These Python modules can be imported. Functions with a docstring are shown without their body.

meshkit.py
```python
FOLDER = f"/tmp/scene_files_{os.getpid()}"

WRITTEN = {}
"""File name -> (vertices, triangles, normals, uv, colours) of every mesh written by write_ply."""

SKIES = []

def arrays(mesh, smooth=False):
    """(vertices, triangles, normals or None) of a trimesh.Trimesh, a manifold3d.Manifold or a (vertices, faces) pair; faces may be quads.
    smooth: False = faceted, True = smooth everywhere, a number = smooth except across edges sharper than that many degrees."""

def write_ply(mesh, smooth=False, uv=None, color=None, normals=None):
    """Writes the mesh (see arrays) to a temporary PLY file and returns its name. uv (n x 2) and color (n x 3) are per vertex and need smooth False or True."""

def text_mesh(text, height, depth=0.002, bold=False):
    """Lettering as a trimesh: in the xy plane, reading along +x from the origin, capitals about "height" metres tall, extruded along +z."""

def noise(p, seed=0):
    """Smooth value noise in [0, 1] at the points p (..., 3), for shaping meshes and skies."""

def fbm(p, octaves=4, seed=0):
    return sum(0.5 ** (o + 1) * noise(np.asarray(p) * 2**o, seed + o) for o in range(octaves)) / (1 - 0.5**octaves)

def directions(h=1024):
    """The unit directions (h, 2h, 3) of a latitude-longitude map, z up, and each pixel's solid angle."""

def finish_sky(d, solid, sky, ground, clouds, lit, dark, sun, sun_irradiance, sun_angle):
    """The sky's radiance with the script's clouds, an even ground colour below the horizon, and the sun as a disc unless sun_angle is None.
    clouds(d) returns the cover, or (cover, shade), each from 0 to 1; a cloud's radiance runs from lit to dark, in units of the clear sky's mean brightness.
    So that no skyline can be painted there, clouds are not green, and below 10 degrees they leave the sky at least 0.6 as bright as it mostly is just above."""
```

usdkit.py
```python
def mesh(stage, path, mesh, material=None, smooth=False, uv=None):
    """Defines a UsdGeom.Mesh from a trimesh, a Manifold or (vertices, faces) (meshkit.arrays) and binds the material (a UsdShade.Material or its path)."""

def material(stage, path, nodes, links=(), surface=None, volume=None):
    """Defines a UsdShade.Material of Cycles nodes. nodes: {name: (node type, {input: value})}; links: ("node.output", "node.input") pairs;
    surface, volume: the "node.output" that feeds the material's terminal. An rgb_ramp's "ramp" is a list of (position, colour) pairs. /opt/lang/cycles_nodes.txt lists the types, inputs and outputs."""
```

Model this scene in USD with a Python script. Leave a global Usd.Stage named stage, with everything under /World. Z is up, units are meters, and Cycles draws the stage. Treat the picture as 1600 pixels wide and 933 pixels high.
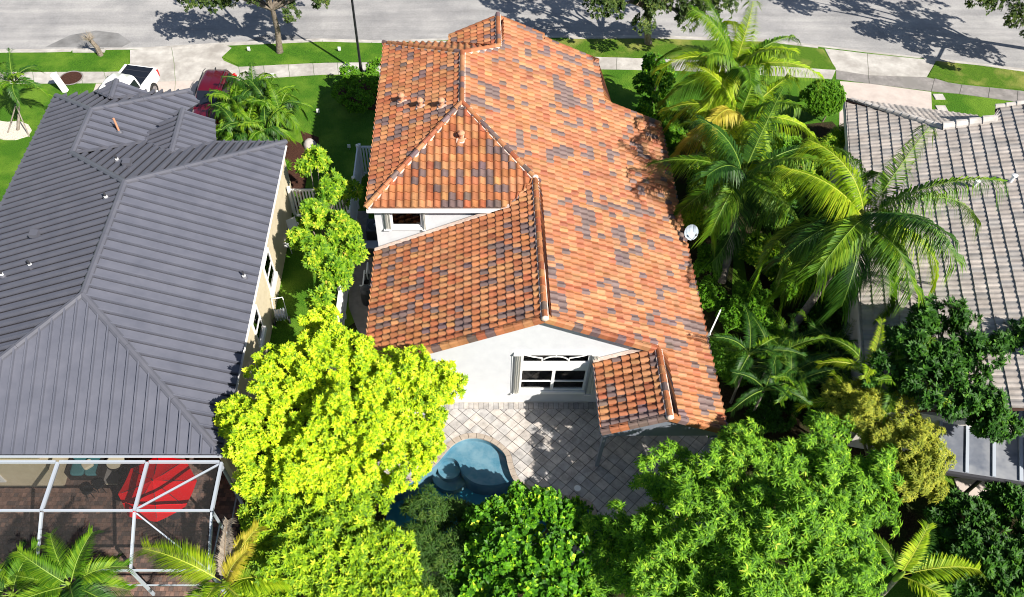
import math, numpy as np, trimesh, usdkit, meshkit
from pxr import Usd, UsdGeom, UsdLux, UsdShade, Gf, Sdf, Vt
from shapely.geometry import Polygon, LineString, Point, box as sbox
from shapely.ops import unary_union

stage = Usd.Stage.CreateInMemory()
UsdGeom.SetStageUpAxis(stage, 'Z'); UsdGeom.SetStageMetersPerUnit(stage, 1.0)
UsdGeom.Xform.Define(stage, '/World'); UsdGeom.Scope.Define(stage, '/World/Looks')
PI = math.pi

# ------------------------------------------------------------------ camera
F_PX, PITCH, CX, CY, CAM_H = 1200.0, math.radians(56.5), 735.5, 646.0, 26.5
cam = UsdGeom.Camera.Define(stage, '/World/camera')
SP, CP = math.sin(PITCH), math.cos(PITCH)
cam.AddTransformOp().Set(Gf.Matrix4d(1,0,0,0, 0,SP,CP,0, 0,-CP,SP,0, 0,0,CAM_H,1))
cam.CreateHorizontalApertureAttr(36.0); cam.CreateFocalLengthAttr(F_PX/1600*36)
cam.CreateHorizontalApertureOffsetAttr((800-CX)/1600*36)
cam.CreateVerticalApertureOffsetAttr((CY-466.5)/1600*36)
cam.CreateClippingRangeAttr(Gf.Vec2f(0.5, 2000)); cam.CreateFStopAttr(0.0)
cam.CreateExposureAttr(0.95)

# ------------------------------------------------------------------ sky and sun
SUN_EL = math.radians(40.5); SUN_DIR = np.array([0.707*math.cos(SUN_EL), -0.707*math.cos(SUN_EL), math.sin(SUN_EL)])
SUN_ROT = math.atan2(SUN_DIR[0], SUN_DIR[1])
usdkit.material(stage, '/World/Looks/sky', {
    'sky': ('sky_texture', {'sky_type': 'single_scattering', 'sun_disc': False, 'sun_elevation': SUN_EL, 'sun_rotation': SUN_ROT}),
    'bg': ('background_shader', {'strength': 0.055})}, [('sky.color', 'bg.color')], surface='bg.background')
dome = UsdLux.DomeLight.Define(stage, '/World/sky')
UsdShade.MaterialBindingAPI.Apply(dome.GetPrim()).Bind(UsdShade.Material.Get(stage, '/World/Looks/sky'))
dome.GetPrim().SetCustomDataByKey('kind', 'structure')
sun = UsdLux.DistantLight.Define(stage, '/World/sun')
sun.CreateIntensityAttr(1.2); sun.CreateAngleAttr(0.5); sun.CreateNormalizeAttr(True); sun.CreateColorAttr(Gf.Vec3f(1.0, 0.94, 0.84))
_z = SUN_DIR/np.linalg.norm(SUN_DIR); _x = np.cross([0,0,1], _z); _x /= np.linalg.norm(_x); _y = np.cross(_z, _x)
sun.AddTransformOp().Set(Gf.Matrix4d(*_x,0, *_y,0, *_z,0, 0,0,60,1))

# ------------------------------------------------------------------ where a pixel of the survey photograph lies on the ground, a level, a wall or a roof plane
def ray(u, v):
    a, b = (u-CX)/F_PX, (v-CY)/F_PX
    return np.array([a, CP - b*SP, -SP - b*CP])
def at(u, v, z=0.0):
    r = ray(u, v); t = (z-CAM_H)/r[2]
    return np.array([r[0]*t, r[1]*t, z])
def atY(u, v, Y):
    r = ray(u, v); t = Y/r[1]
    return np.array([r[0]*t, Y, CAM_H + r[2]*t])
def atX(u, v, X):
    r = ray(u, v); t = X/r[0]
    return np.array([X, r[1]*t, CAM_H + r[2]*t])
class Plane:            # z = c + ax x + ay y
    def __init__(s, ax, ay, x0, y0, z0): s.ax, s.ay, s.c = ax, ay, z0 - ax*x0 - ay*y0
    def z(s, x, y): return s.c + s.ax*x + s.ay*y
    def hit(s, u, v):
        r = ray(u, v); t = (s.c - CAM_H)/(r[2] - s.ax*r[0] - s.ay*r[1])
        return np.array([r[0]*t, r[1]*t, CAM_H + r[2]*t])
    @property
    def n(s):
        n = np.array([-s.ax, -s.ay, 1.0]); return n/np.linalg.norm(n)

# ------------------------------------------------------------------ materials
MATS = {}
def mat(name, nodes, links=(), surface='p.BSDF', volume=None):
    MATS[name] = usdkit.material(stage, '/World/Looks/'+name, nodes, links, surface, volume); return MATS[name]
def lerp(a, b, t): return tuple(x+(y-x)*t for x, y in zip(a, b))
def rough_mat(name, c1, c2, scale=4.0, rough=0.7, bump=0.0, bscale=60, c3=None, scale3=0.6, spec=0.5, detail=6, metallic=0.0, bdist=0.02):
    """two noise scales of colour and a fine bump"""
    nodes = {'g': ('geometry', {}), 'n': ('noise_texture', {'scale': scale, 'detail': detail, 'roughness': 0.65}),
             'r': ('rgb_ramp', {'ramp': [(0.3, c1), (0.7, c2)]}),
             'p': ('principled_bsdf', {'roughness': rough, 'metallic': metallic, 'specular_ior_level': spec})}
    links = [('g.position', 'n.vector'), ('n.fac', 'r.fac')]
    last = 'r.color'
    if c3 is not None:
        nodes['n3'] = ('noise_texture', {'scale': scale3, 'detail': 4.0, 'roughness': 0.6})
        nodes['r3'] = ('rgb_ramp', {'ramp': [(0.45, (0,0,0)), (0.65, (1,1,1))]})
        nodes['m3'] = ('mix_color', {'b': c3}); nodes['w'] = ('rgb_to_bw', {})
        links += [('g.position', 'n3.vector'), ('n3.fac', 'r3.fac'), ('r3.color', 'w.color'), ('w.val', 'm3.fac'), (last, 'm3.a')]
        last = 'm3.result'
    if bump:
        nodes['nb'] = ('noise_texture', {'scale': bscale, 'detail': 5.0}); nodes['b'] = ('bump', {'strength': bump, 'distance': bdist})
        links += [('g.position', 'nb.vector'), ('nb.fac', 'b.height'), ('b.normal', 'p.normal')]
    links.append((last, 'p.base_color'))
    return mat(name, nodes, links)
def plain(name, c, rough=0.5, metallic=0.0, spec=0.5, **kw):
    d = {'base_color': c, 'roughness': rough, 'metallic': metallic, 'specular_ior_level': spec}; d.update(kw)
    return mat(name, {'p': ('principled_bsdf', d)})
def leaf_mat(name, stops, rough=0.45, trans=0.3, spec=0.4, tcol=None, gain=1.0):
    stops = [(p, tuple(x*gain for x in c)) for p, c in stops]
    """each leaf takes its own tone (mesh attribute: one number per leaf)"""
    mid = stops[len(stops)//2][1]
    t = tcol or tuple(min(1, x*1.5) for x in mid)
    return mat(name, {'g': ('attribute', {'attribute': 'tone'}), 'r': ('rgb_ramp', {'ramp': stops}),
        'p': ('principled_bsdf', {'roughness': rough+0.1, 'specular_ior_level': spec*0.6}),
        't': ('translucent_bsdf', {}), 'k': ('mix_color', {'blend_type': 'multiply', 'fac': 1.0, 'b': (1.5, 1.4, 0.6)}),
        'm': ('mix_closure', {'fac': trans})},
        [('g.fac', 'r.fac'), ('r.color', 'p.base_color'), ('r.color', 'k.a'), ('k.result', 't.color'), ('p.BSDF', 'm.closure1'), ('t.BSDF', 'm.closure2')], surface='m.closure')
def attr_mat(name, attr, rough=0.6, bump=0.3, bscale=40, dirt=0.35, dscale=3.0, spec=0.4):
    return mat(name, {'g': ('geometry', {}), 'a': ('attribute', {'attribute': attr}),
        'n': ('noise_texture', {'scale': dscale, 'detail': 8.0, 'roughness': 0.7}), 'r': ('rgb_ramp', {'ramp': [(0.3, (1-dirt,)*3), (0.6, (1,1,1)), (0.8, (1.1,1.08,1.05))]}),
        'm': ('mix_color', {'blend_type': 'multiply', 'fac': 1.0}), 'nb': ('noise_texture', {'scale': bscale, 'detail': 4.0}), 'b': ('bump', {'strength': bump, 'distance': 0.01}),
        'p': ('principled_bsdf', {'roughness': rough, 'specular_ior_level': spec})},
        [('g.position', 'n.vector'), ('n.fac', 'r.fac'), ('a.color', 'm.a'), ('r.color', 'm.b'), ('m.result', 'p.base_color'), ('g.position', 'nb.vector'), ('nb.fac', 'b.height'), ('b.normal', 'p.normal')])

rough_mat('lawn_grass', (0.022,0.085,0.005), (0.085,0.215,0.012), scale=18, rough=0.85, bump=1.0, bscale=22, c3=(0.125,0.235,0.02), scale3=0.5, spec=0.15, bdist=0.08)
rough_mat('verge_grass', (0.035,0.10,0.006), (0.13,0.245,0.018), scale=18, rough=0.8, bump=1.0, bscale=30, c3=(0.28,0.29,0.07), scale3=0.45, spec=0.15, bdist=0.08)
mat('asphalt', {'g': ('geometry', {}), 'mp': ('mapping', {'scale': (0.10,1.3,1.0), 'rotation': (0.0,0.0,0.05)}), 'n': ('noise_texture', {'scale': 1.0, 'detail': 6.0, 'roughness': 0.6}), 'r': ('rgb_ramp', {'ramp': [(0.30,(0.25,0.248,0.252)), (0.5,(0.315,0.312,0.315)), (0.72,(0.38,0.375,0.37))]}),
    'n2': ('noise_texture', {'scale': 0.35, 'detail': 6.0, 'roughness': 0.65}), 'r2': ('rgb_ramp', {'ramp': [(0.35,(0.78,0.78,0.79)), (0.6,(1.05,1.04,1.03))]}), 'n3': ('noise_texture', {'scale': 14.0, 'detail': 4.0}), 'r3': ('rgb_ramp', {'ramp': [(0.3,(0.88,0.88,0.88)), (0.7,(1.1,1.1,1.1))]}),
    'm': ('mix_color', {'blend_type': 'multiply', 'fac': 1.0}), 'm2': ('mix_color', {'blend_type': 'multiply', 'fac': 1.0}), 'nb': ('noise_texture', {'scale': 120.0, 'detail': 4.0}), 'b': ('bump', {'strength': 0.4, 'distance': 0.02}), 'p': ('principled_bsdf', {'roughness': 0.9, 'specular_ior_level': 0.25})},
    [('g.position','mp.vector'), ('mp.vector','n.vector'), ('n.fac','r.fac'), ('g.position','n2.vector'), ('n2.fac','r2.fac'), ('g.position','n3.vector'), ('n3.fac','r3.fac'), ('r.color','m.a'), ('r2.color','m.b'), ('m.result','m2.a'), ('r3.color','m2.b'), ('m2.result','p.base_color'), ('g.position','nb.vector'), ('nb.fac','b.height'), ('b.normal','p.normal')])
rough_mat('asphalt_stain', (0.13,0.128,0.128), (0.25,0.248,0.25), scale=1.1, rough=0.9, bump=0.4, bscale=120, spec=0.25)
rough_mat('concrete', (0.34,0.32,0.30), (0.52,0.50,0.47), scale=1.6, rough=0.85, bump=0.25, bscale=90, c3=(0.30,0.28,0.26), scale3=0.7, spec=0.25)
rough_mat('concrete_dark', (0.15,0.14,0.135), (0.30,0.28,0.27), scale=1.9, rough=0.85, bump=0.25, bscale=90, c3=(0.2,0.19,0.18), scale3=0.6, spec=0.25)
rough_mat('pink_concrete', (0.42,0.36,0.33), (0.52,0.46,0.42), scale=1.5, rough=0.85, bump=0.2, bscale=90, spec=0.25)
rough_mat('mulch', (0.025,0.012,0.009), (0.11,0.05,0.035), scale=22, rough=0.95, bump=1.0, bscale=35, spec=0.1, bdist=0.06)
rough_mat('soil', (0.018,0.014,0.008), (0.06,0.045,0.025), scale=12, rough=0.95, bump=1.0, bscale=25, c3=(0.03,0.05,0.01), scale3=0.8, spec=0.1, bdist=0.06)
rough_mat('white_stones', (0.45,0.40,0.33), (0.75,0.70,0.62), scale=20, rough=0.9, bump=1.0, bscale=20, spec=0.2, bdist=0.06)
rough_mat('stucco_white', (0.49,0.505,0.54), (0.55,0.565,0.595), scale=2.5, rough=0.85, bump=0.25, bscale=45, spec=0.2)
rough_mat('stucco_cream', (0.52,0.45,0.32), (0.60,0.53,0.39), scale=2.5, rough=0.85, bump=0.3, bscale=45, spec=0.2)
rough_mat('stucco_grey', (0.5,0.47,0.43), (0.58,0.55,0.5), scale=2.5, rough=0.85, bump=0.3, bscale=45, spec=0.2)
rough_mat('white_paint', (0.74,0.74,0.74), (0.80,0.80,0.80), scale=3, rough=0.45, spec=0.4)
rough_mat('porch_paint', (0.15,0.17,0.215), (0.19,0.21,0.25), scale=3, rough=0.45, spec=0.4)
rough_mat('mortar', (0.58,0.43,0.36), (0.76,0.64,0.57), scale=6, rough=0.9, bump=0.4, bscale=40, spec=0.2)
rough_mat('roof_felt', (0.05,0.025,0.018), (0.09,0.045,0.03), scale=6, rough=0.9)
rough_mat('roof_metal', (0.092,0.098,0.128), (0.118,0.123,0.156), scale=1.2, rough=0.5, spec=0.28, detail=3)
rough_mat('roof_trim', (0.085,0.088,0.11), (0.105,0.107,0.13), scale=1.2, rough=0.4, spec=0.5, detail=3)
attr_mat('clay_tile', 'tone', rough=0.62, dirt=0.42, dscale=1.5)
attr_mat('paver_stone', 'tone', rough=0.85, bump=0.5, bscale=50, dirt=0.45, dscale=2.6, spec=0.25)
attr_mat('brick_paver', 'tone', rough=0.85, bump=0.5, bscale=50, dirt=0.4, dscale=4.0, spec=0.25)
rough_mat('coping_stone', (0.29,0.24,0.20), (0.40,0.345,0.295), scale=5, rough=0.85, bump=0.4, bscale=60, spec=0.25)
rough_mat('grout', (0.03,0.026,0.024), (0.06,0.05,0.045), scale=8, rough=0.95, spec=0.1)
rough_mat('pool_plaster', (0.11,0.215,0.275), (0.15,0.265,0.33), scale=3, rough=0.7, c3=(0.27,0.33,0.37), scale3=1.3, spec=0.3)
rough_mat('pool_deep', (0.05,0.30,0.41), (0.07,0.36,0.47), scale=2, rough=0.7, spec=0.3)
rough_mat('bark', (0.10,0.08,0.06), (0.26,0.22,0.18), scale=9, rough=0.9, bump=0.8, bscale=18, spec=0.15, bdist=0.05)
rough_mat('palm_bark', (0.14,0.12,0.10), (0.33,0.29,0.25), scale=7, rough=0.9, bump=0.8, bscale=14, spec=0.15, bdist=0.05)
rough_mat('coconut', (0.10,0.05,0.02), (0.22,0.12,0.05), scale=7, rough=0.7)
mat('pool_water', {'fr': ('fresnel', {'IOR': 1.33}), 'nb': ('noise_texture', {'scale': 2.2, 'detail': 2.0}), 'g': ('geometry', {}), 'b': ('bump', {'strength': 0.12, 'distance': 0.05}),
     'inv': ('math', {'math_type': 'subtract', 'value1': 1.0}), 'mul': ('math', {'math_type': 'multiply'}),
     't': ('transparent_bsdf', {'color': (0.70,0.86,0.92)}), 's': ('glossy_bsdf', {'color': (1,1,1), 'roughness': 0.02}), 'm': ('mix_closure', {})},
    [('g.position', 'nb.vector'), ('nb.fac', 'b.height'), ('b.normal', 's.normal'), ('g.backfacing', 'inv.value2'), ('fr.fac', 'mul.value1'), ('inv.value', 'mul.value2'), ('mul.value', 'm.fac'), ('t.BSDF', 'm.closure1'), ('s.BSDF', 'm.closure2')], surface='m.closure')
mat('window_glass', {'fr': ('fresnel', {'IOR': 1.5}), 't': ('transparent_bsdf', {'color': (0.82,0.84,0.85)}), 's': ('glossy_bsdf', {'color': (1,1,1), 'roughness': 0.01}), 'm': ('mix_closure', {})},
    [('fr.fac', 'm.fac'), ('t.BSDF', 'm.closure1'), ('s.BSDF', 'm.closure2')], surface='m.closure')
mat('screen_mesh', {'t': ('transparent_bsdf', {'color': (0.97,0.97,0.97)}), 'd': ('diffuse_bsdf', {'color': (0.03,0.03,0.03)}), 'm': ('mix_closure', {'fac': 0.46})},
    [('t.BSDF', 'm.closure1'), ('d.BSDF', 'm.closure2')], surface='m.closure')
plain('roof_dark', (0.022,0.021,0.028), 0.8)
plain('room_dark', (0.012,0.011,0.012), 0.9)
rough_mat('blind', (0.30,0.20,0.16), (0.42,0.30,0.25), scale=5, rough=0.8)
plain('blind_grey', (0.26,0.24,0.29), 0.8)
plain('shutter_edge', (0.16,0.18,0.19), 0.5)
rough_mat('shutter_cream', (0.62,0.60,0.54), (0.70,0.68,0.62), scale=4, rough=0.5)
plain('aluminium_white', (0.36,0.40,0.46), 0.45)
plain('black_metal', (0.012,0.013,0.016), 0.4)
plain('grey_metal', (0.32,0.33,0.35), 0.4, 0.6)
plain('dark_metal', (0.07,0.07,0.08), 0.45, 0.4)
plain('red_fabric', (0.80,0.004,0.010), 0.75, 0.0, 0.2)
plain('teal_fabric', (0.05,0.16,0.18), 0.8)
plain('cream_fabric', (0.55,0.50,0.38), 0.85)
plain('wicker_dark', (0.025,0.02,0.018), 0.7)
plain('white_plastic', (0.75,0.76,0.77), 0.4)
plain('green_plastic', (0.02,0.06,0.03), 0.4)
plain('car_white', (0.80,0.80,0.80), 0.18, 0.0, 0.6, coat_weight=0.6, coat_roughness=0.05)
plain('car_red', (0.10,0.003,0.012), 0.25, 0.2, 0.6, coat_weight=1.0, coat_roughness=0.04)
plain('car_glass', (0.01,0.013,0.02), 0.06, 0.0, 0.7)
plain('bed_cover', (0.006,0.007,0.012), 0.45)
plain('tyre', (0.012,0.012,0.012), 0.8)
plain('rim', (0.45,0.45,0.47), 0.3, 0.9)
plain('lamp_red', (0.4,0.01,0.01), 0.2)
plain('lamp_clear', (0.75,0.75,0.78), 0.15)
plain('terracotta', (0.50,0.24,0.14), 0.8)
plain('dish_grey', (0.36,0.42,0.50), 0.4)
rough_mat('patio_roof', (0.10,0.115,0.15), (0.17,0.185,0.22), scale=2.0, rough=0.45, c3=(0.26,0.27,0.29), scale3=0.5, spec=0.5)
rough_mat('dead_frond', (0.16,0.13,0.10), (0.32,0.27,0.21), scale=8, rough=0.9)

# ------------------------------------------------------------------ things, parts
_names = {}
LOC = {}
def numbered(parent, name):
    k = (parent, name); n = _names.get(k, 0); _names[k] = n+1
    return name if n == 0 else f'{name}_{n:03d}'
def setdata(p, **kw):
    for k, v in kw.items():
        if v: p.SetCustomDataByKey({'cat': 'category'}.get(k, k), v)
def thing(name, label=None, cat=None, loc=(0,0,0), rotz=0.0, group=None, kind=None):
    path = '/World/' + numbered('/World', name)
    x = UsdGeom.Xform.Define(stage, path); x.AddTranslateOp().Set(Gf.Vec3d(*map(float, loc)))
    if rotz: x.AddRotateZOp().Set(math.degrees(rotz))
    LOC[path] = (np.asarray(loc, float), rotz)
    setdata(x.GetPrim(), label=label, cat=cat, group=group, kind=kind)
    return path
def to_local(path, v):
    loc, rz = LOC.get('/'.join(path.split('/')[:3]), (np.zeros(3), 0.0))
    v = np.asarray(v, float) - loc
    if rz:
        c, s = math.cos(-rz), math.sin(-rz); v = v @ np.array([[c, s, 0], [-s, c, 0], [0, 0, 1]])
    return v
def obj(name, mesh, m, parent=None, local=False, smooth=False, tone=None, **data):
    """one Mesh prim; world coordinates unless local=True"""
    if hasattr(mesh, 'build'): mesh = mesh.build()
    base = parent or '/World'
    path = base + '/' + numbered(base, name)
    if isinstance(mesh, trimesh.Trimesh): v, f = np.array(mesh.vertices), np.array(mesh.faces)
    else: v, f = np.asarray(mesh[0], float), np.asarray(mesh[1], int)
    if parent and not local: v = to_local(base, v)
    g = usdkit.mesh(stage, path, (v, f), MATS[m], smooth=smooth)
    if tone is not None:
        t = np.asarray(tone, np.float32)
        if t.ndim == 1: t = np.tile(t, (len(v), 1))
        UsdGeom.PrimvarsAPI(g).CreatePrimvar('tone', Sdf.ValueTypeNames.Color3fArray, 'vertex').Set(Vt.Vec3fArray.FromNumpy(t))
    setdata(g.GetPrim(), **data)
    return path
def dup(src, loc, rotz=0.0, scale=None, **data):
    base = src.rsplit('/', 1)[1]; base = base[:-4] if base[-4:-3] == '_' and base[-3:].isdigit() else base
    path = '/World/' + numbered('/World', base)
    x = UsdGeom.Xform.Define(stage, path); x.GetPrim().GetReferences().AddInternalReference(src)
    x.ClearXformOpOrder()
    x.AddTranslateOp().Set(Gf.Vec3d(*map(float, loc))); x.AddRotateZOp().Set(math.degrees(rotz))
    if scale: x.AddScaleOp().Set(Gf.Vec3f(scale, scale, scale))
    x.GetPrim().SetInstanceable(True)
    setdata(x.GetPrim(), **data)
    return path

class MB:
    def __init__(s): s.v, s.f, s.n = [], [], 0
    def add(s, v, f):
        v = np.asarray(v, float); f = np.asarray(f, int)
        if f.shape[1] == 4: f = np.vstack([f[:, [0,1,2]], f[:, [0,2,3]]])
        s.v.append(v); s.f.append(f+s.n); s.n += len(v); return s
    def mesh(s, m): return s.add(np.array(m.vertices), np.array(m.faces))
    def box(s, c, d, R=None):
        x, y, z = np.asarray(d, float)/2
        v = np.array([[-x,-y,-z],[x,-y,-z],[x,y,-z],[-x,y,-z],[-x,-y,z],[x,-y,z],[x,y,z],[-x,y,z]])
        if R is not None: v = v @ np.asarray(R).T
        return s.add(v+np.asarray(c, float), [[0,3,2,1],[4,5,6,7],[0,1,5,4],[1,2,6,5],[2,3,7,6],[3,0,4,7]])
    def span(s, a, b): a, b = np.asarray(a, float), np.asarray(b, float); return s.box((a+b)/2, np.abs(b-a))
    def beam(s, a, b, w, h, up=(0,0,1)):
        """a bar of width w and height h from a to b"""
        a, b = np.asarray(a, float), np.asarray(b, float); d = b-a; L = np.linalg.norm(d); d /= L
        up = np.asarray(up, float)
        if abs(d@up) > 0.98: up = np.array([0,1.0,0])
        x = np.cross(up, d); x /= np.linalg.norm(x); z = np.cross(d, x)
        return s.box((a+b)/2, (w, L, h), np.stack([x, d, z], 1))
    def tube(s, pts, r, n=8, cap=True):
        p = np.asarray(pts, float); r = np.broadcast_to(r, (len(p),)).astype(float)
        t = np.gradient(p, axis=0); t /= np.linalg.norm(t, axis=1, keepdims=True)+1e-12
        a = np.cross(t, np.where(np.abs(t[:, 2:]) < 0.9, [0,0,1.0], [1.0,0,0])); a /= np.linalg.norm(a, axis=1, keepdims=True)+1e-12
        b = np.cross(t, a); ang = np.arange(n)*2*PI/n
        v = p[:,None]+r[:,None,None]*(np.cos(ang)[None,:,None]*a[:,None]+np.sin(ang)[None,:,None]*b[:,None])
        i, j = np.meshgrid(np.arange(len(p)-1), np.arange(n), indexing='ij')
        q = np.stack([i*n+j, i*n+(j+1)%n, (i+1)*n+(j+1)%n, (i+1)*n+j], -1).reshape(-1, 4)
        f = np.vstack([q[:, [0,1,2]], q[:, [0,2,3]]]); v = v.reshape(-1, 3)
        if cap:
            m = len(v); v = np.vstack([v, p[0], p[-1]]); e = (len(p)-1)*n
            f = np.vstack([f, [[m, (k+1)%n, k] for k in range(n)], [[m+1, e+k, e+(k+1)%n] for k in range(n)]])
        return s.add(v, f)
    def cyl(s, c, r, h, n=16, r2=None):
        c = np.asarray(c, float); return s.tube([c, c+[0,0,h]], [r, r if r2 is None else r2], n)
    def lathe(s, c, prof, n=20):
        """prof: (r, z) pairs"""
        ang = np.arange(n)*2*PI/n; pr = np.asarray(prof, float)
        v = np.stack([pr[:,None,0]*np.cos(ang), pr[:,None,0]*np.sin(ang), np.broadcast_to(pr[:,None,1], (len(pr), n))], -1)
        i, j = np.meshgrid(np.arange(len(pr)-1), np.arange(n), indexing='ij')
        q = np.stack([i*n+j, i*n+(j+1)%n, (i+1)*n+(j+1)%n, (i+1)*n+j], -1).reshape(-1, 4)
        return s.add(v.reshape(-1,3)+np.asarray(c, float), q)
    def slab(s, pts, th):
        """flat polygon of 3-D points thickened by th below (along its normal, upward normal kept)"""
        p = np.asarray(pts, float)
        n = np.zeros(3)
        for k in range(1, len(p)-1): n += np.cross(p[k]-p[0], p[k+1]-p[0])
        n /= np.linalg.norm(n)+1e-12
        if n[2] < -1e-6: n = -n
        ax = np.argmax(np.abs(n)); keep = [k for k in range(3) if k != ax]
        pg = Polygon(p[:, keep])
        tv, tf = trimesh.creation.triangulate_polygon(Polygon(p[:, keep]), engine='earcut')
        # match back
        idx = [int(np.argmin(((p[:, keep]-q)**2).sum(1))) for q in tv]
        f = np.array([[idx[a] for a in t] for t in tf])
        k = len(p)
        fn = np.cross(p[f[:,1]]-p[f[:,0]], p[f[:,2]]-p[f[:,0]])
        flip = (fn@n) < 0; f[flip] = f[flip][:, ::-1]
        sides = []
        for i in range(k):
            j = (i+1) % k; sides += [[i, i+k, j+k], [i, j+k, j]]
        return s.add(np.vstack([p, p-n*th]), np.vstack([f, f[:, ::-1]+k, sides]))
    def build(s): return (np.vstack(s.v), np.vstack(s.f))
def ground_slab(poly, top, th):
    """shapely polygon(s) extruded, top at the given height"""
    b = MB()
    for g in getattr(poly, 'geoms', [poly]):
        if g.geom_type != 'Polygon' or g.area < 1e-4: continue
        m = trimesh.creation.extrude_polygon(g, th, engine='earcut'); m.apply_translation([0,0,top-th]); b.mesh(m)
    return b
def pxpoly(pts, z=0.0): return Polygon([at(u, v, z)[:2] for u, v in pts]).buffer(0)
def sph(c, r, sub=2, sq=(1,1,1)):
    m = trimesh.creation.icosphere(sub, 1.0); m.apply_scale(np.asarray(sq)*r); m.apply_translation(c); return m

# ================================================================== GROUND
rng = np.random.default_rng(11)
CURB = [(-120,84),(0,80),(128,79),(225,77),(353,69),(500,63),(593,66),(720,62),(855,59),(940,58.5),(1022,58),(1110,61),(1196,63),(1286,74),(1370,84),(1454,93),(1600,110),(1760,133)]
curb = [at(u, v)[:2] for u, v in CURB]
curb = [np.array([-70, curb[0][1]-1.0])] + curb + [np.array([75, curb[-1][1]-6])]
POOL_PX = [(644,754),(660,739.5),(676,729.5),(686,719.5),(695.5,707),(708,694),(723,686),(737,683.5),(753,685),(768,691),(781,700.5),(791.5,711.5),(793.5,724.5),(797,737),(801.5,749),(810,758.5),(850,778),(885,782),(915,786),(928,802),(915,850),(640,860),(560,800),(590,772)]
pool_ring = np.array([at(u, v)[:2] for u, v in POOL_PX])
def smooth_ring(p, k=3):
    for _ in range(k):
        q = np.roll(p, -1, 0); p = np.stack([0.75*p+0.25*q, 0.25*p+0.75*q], 1).reshape(-1, 2)
    return p
pool = Polygon(smooth_ring(pool_ring, 3)).buffer(0)
patio_area = Polygon([(-3.9,18.09),(9.0,18.09),(9.6,18.09),(9.6,12.2),(6,11.2),(3.5,10.5),(-3.9,10.2)])
lawn_poly = Polygon([(-75,-60),(85,-60)] + [tuple(p) for p in curb[::-1]]).buffer(0)
house_pads = unary_union([sbox(-3.7,18.3,8.9,33.5), sbox(-19.5,13.8,-9.0,30.2)])
lawn = lawn_poly.difference(pool.buffer(0.05)).difference(house_pads)
obj('lawn', ground_slab(lawn, 0.0, 0.5), 'lawn_grass', kind='structure')
# road, 0.12 m below the kerb
road = Polygon([tuple(p) for p in curb] + [(90,57),(90,60),(-90,62)]).buffer(0)
road = Polygon([tuple(p-[0,0.02]) for p in curb] + [(75,58.0),(-70,60.0)]).buffer(0)
obj('road', ground_slab(road, -0.10, 0.3), 'asphalt', kind='structure')
far = Polygon([(-140,59.5),(140,57.5),(200,260),(-200,260)])
obj('far_verge', ground_slab(far, -0.02, 0.6), 'verge_grass', kind='structure')
obj('terrain', ground_slab(sbox(-600,-600,600,700).difference(pool.buffer(0.05)), -0.75, 0.4), 'soil', kind='structure')
# kerb: gutter pan and raised kerb, in lengths
kl = LineString(curb); kerb = thing('kerb', 'pale concrete kerb with gutter along the road edge', 'kerb', kind='structure')
obj('gutter_pan', ground_slab(kl.buffer(0.36, cap_style=2).intersection(road), -0.092, 0.15), 'concrete', kerb)
inner = kl.buffer(0.17, cap_style=2).difference(road)
x0 = -30.0
while x0 < 40:
    piece = inner.intersection(sbox(x0, 20, x0+2.97, 80))
    if piece.area > 0.05: obj('kerb_stone', ground_slab(piece, 0.03 if not (-27 < x0 < -18 or 19.5 < x0 < 25 or -3.4 < x0 < 4.5) else -0.03, 0.25), 'concrete', kerb)
    x0 += 3.0
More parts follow.
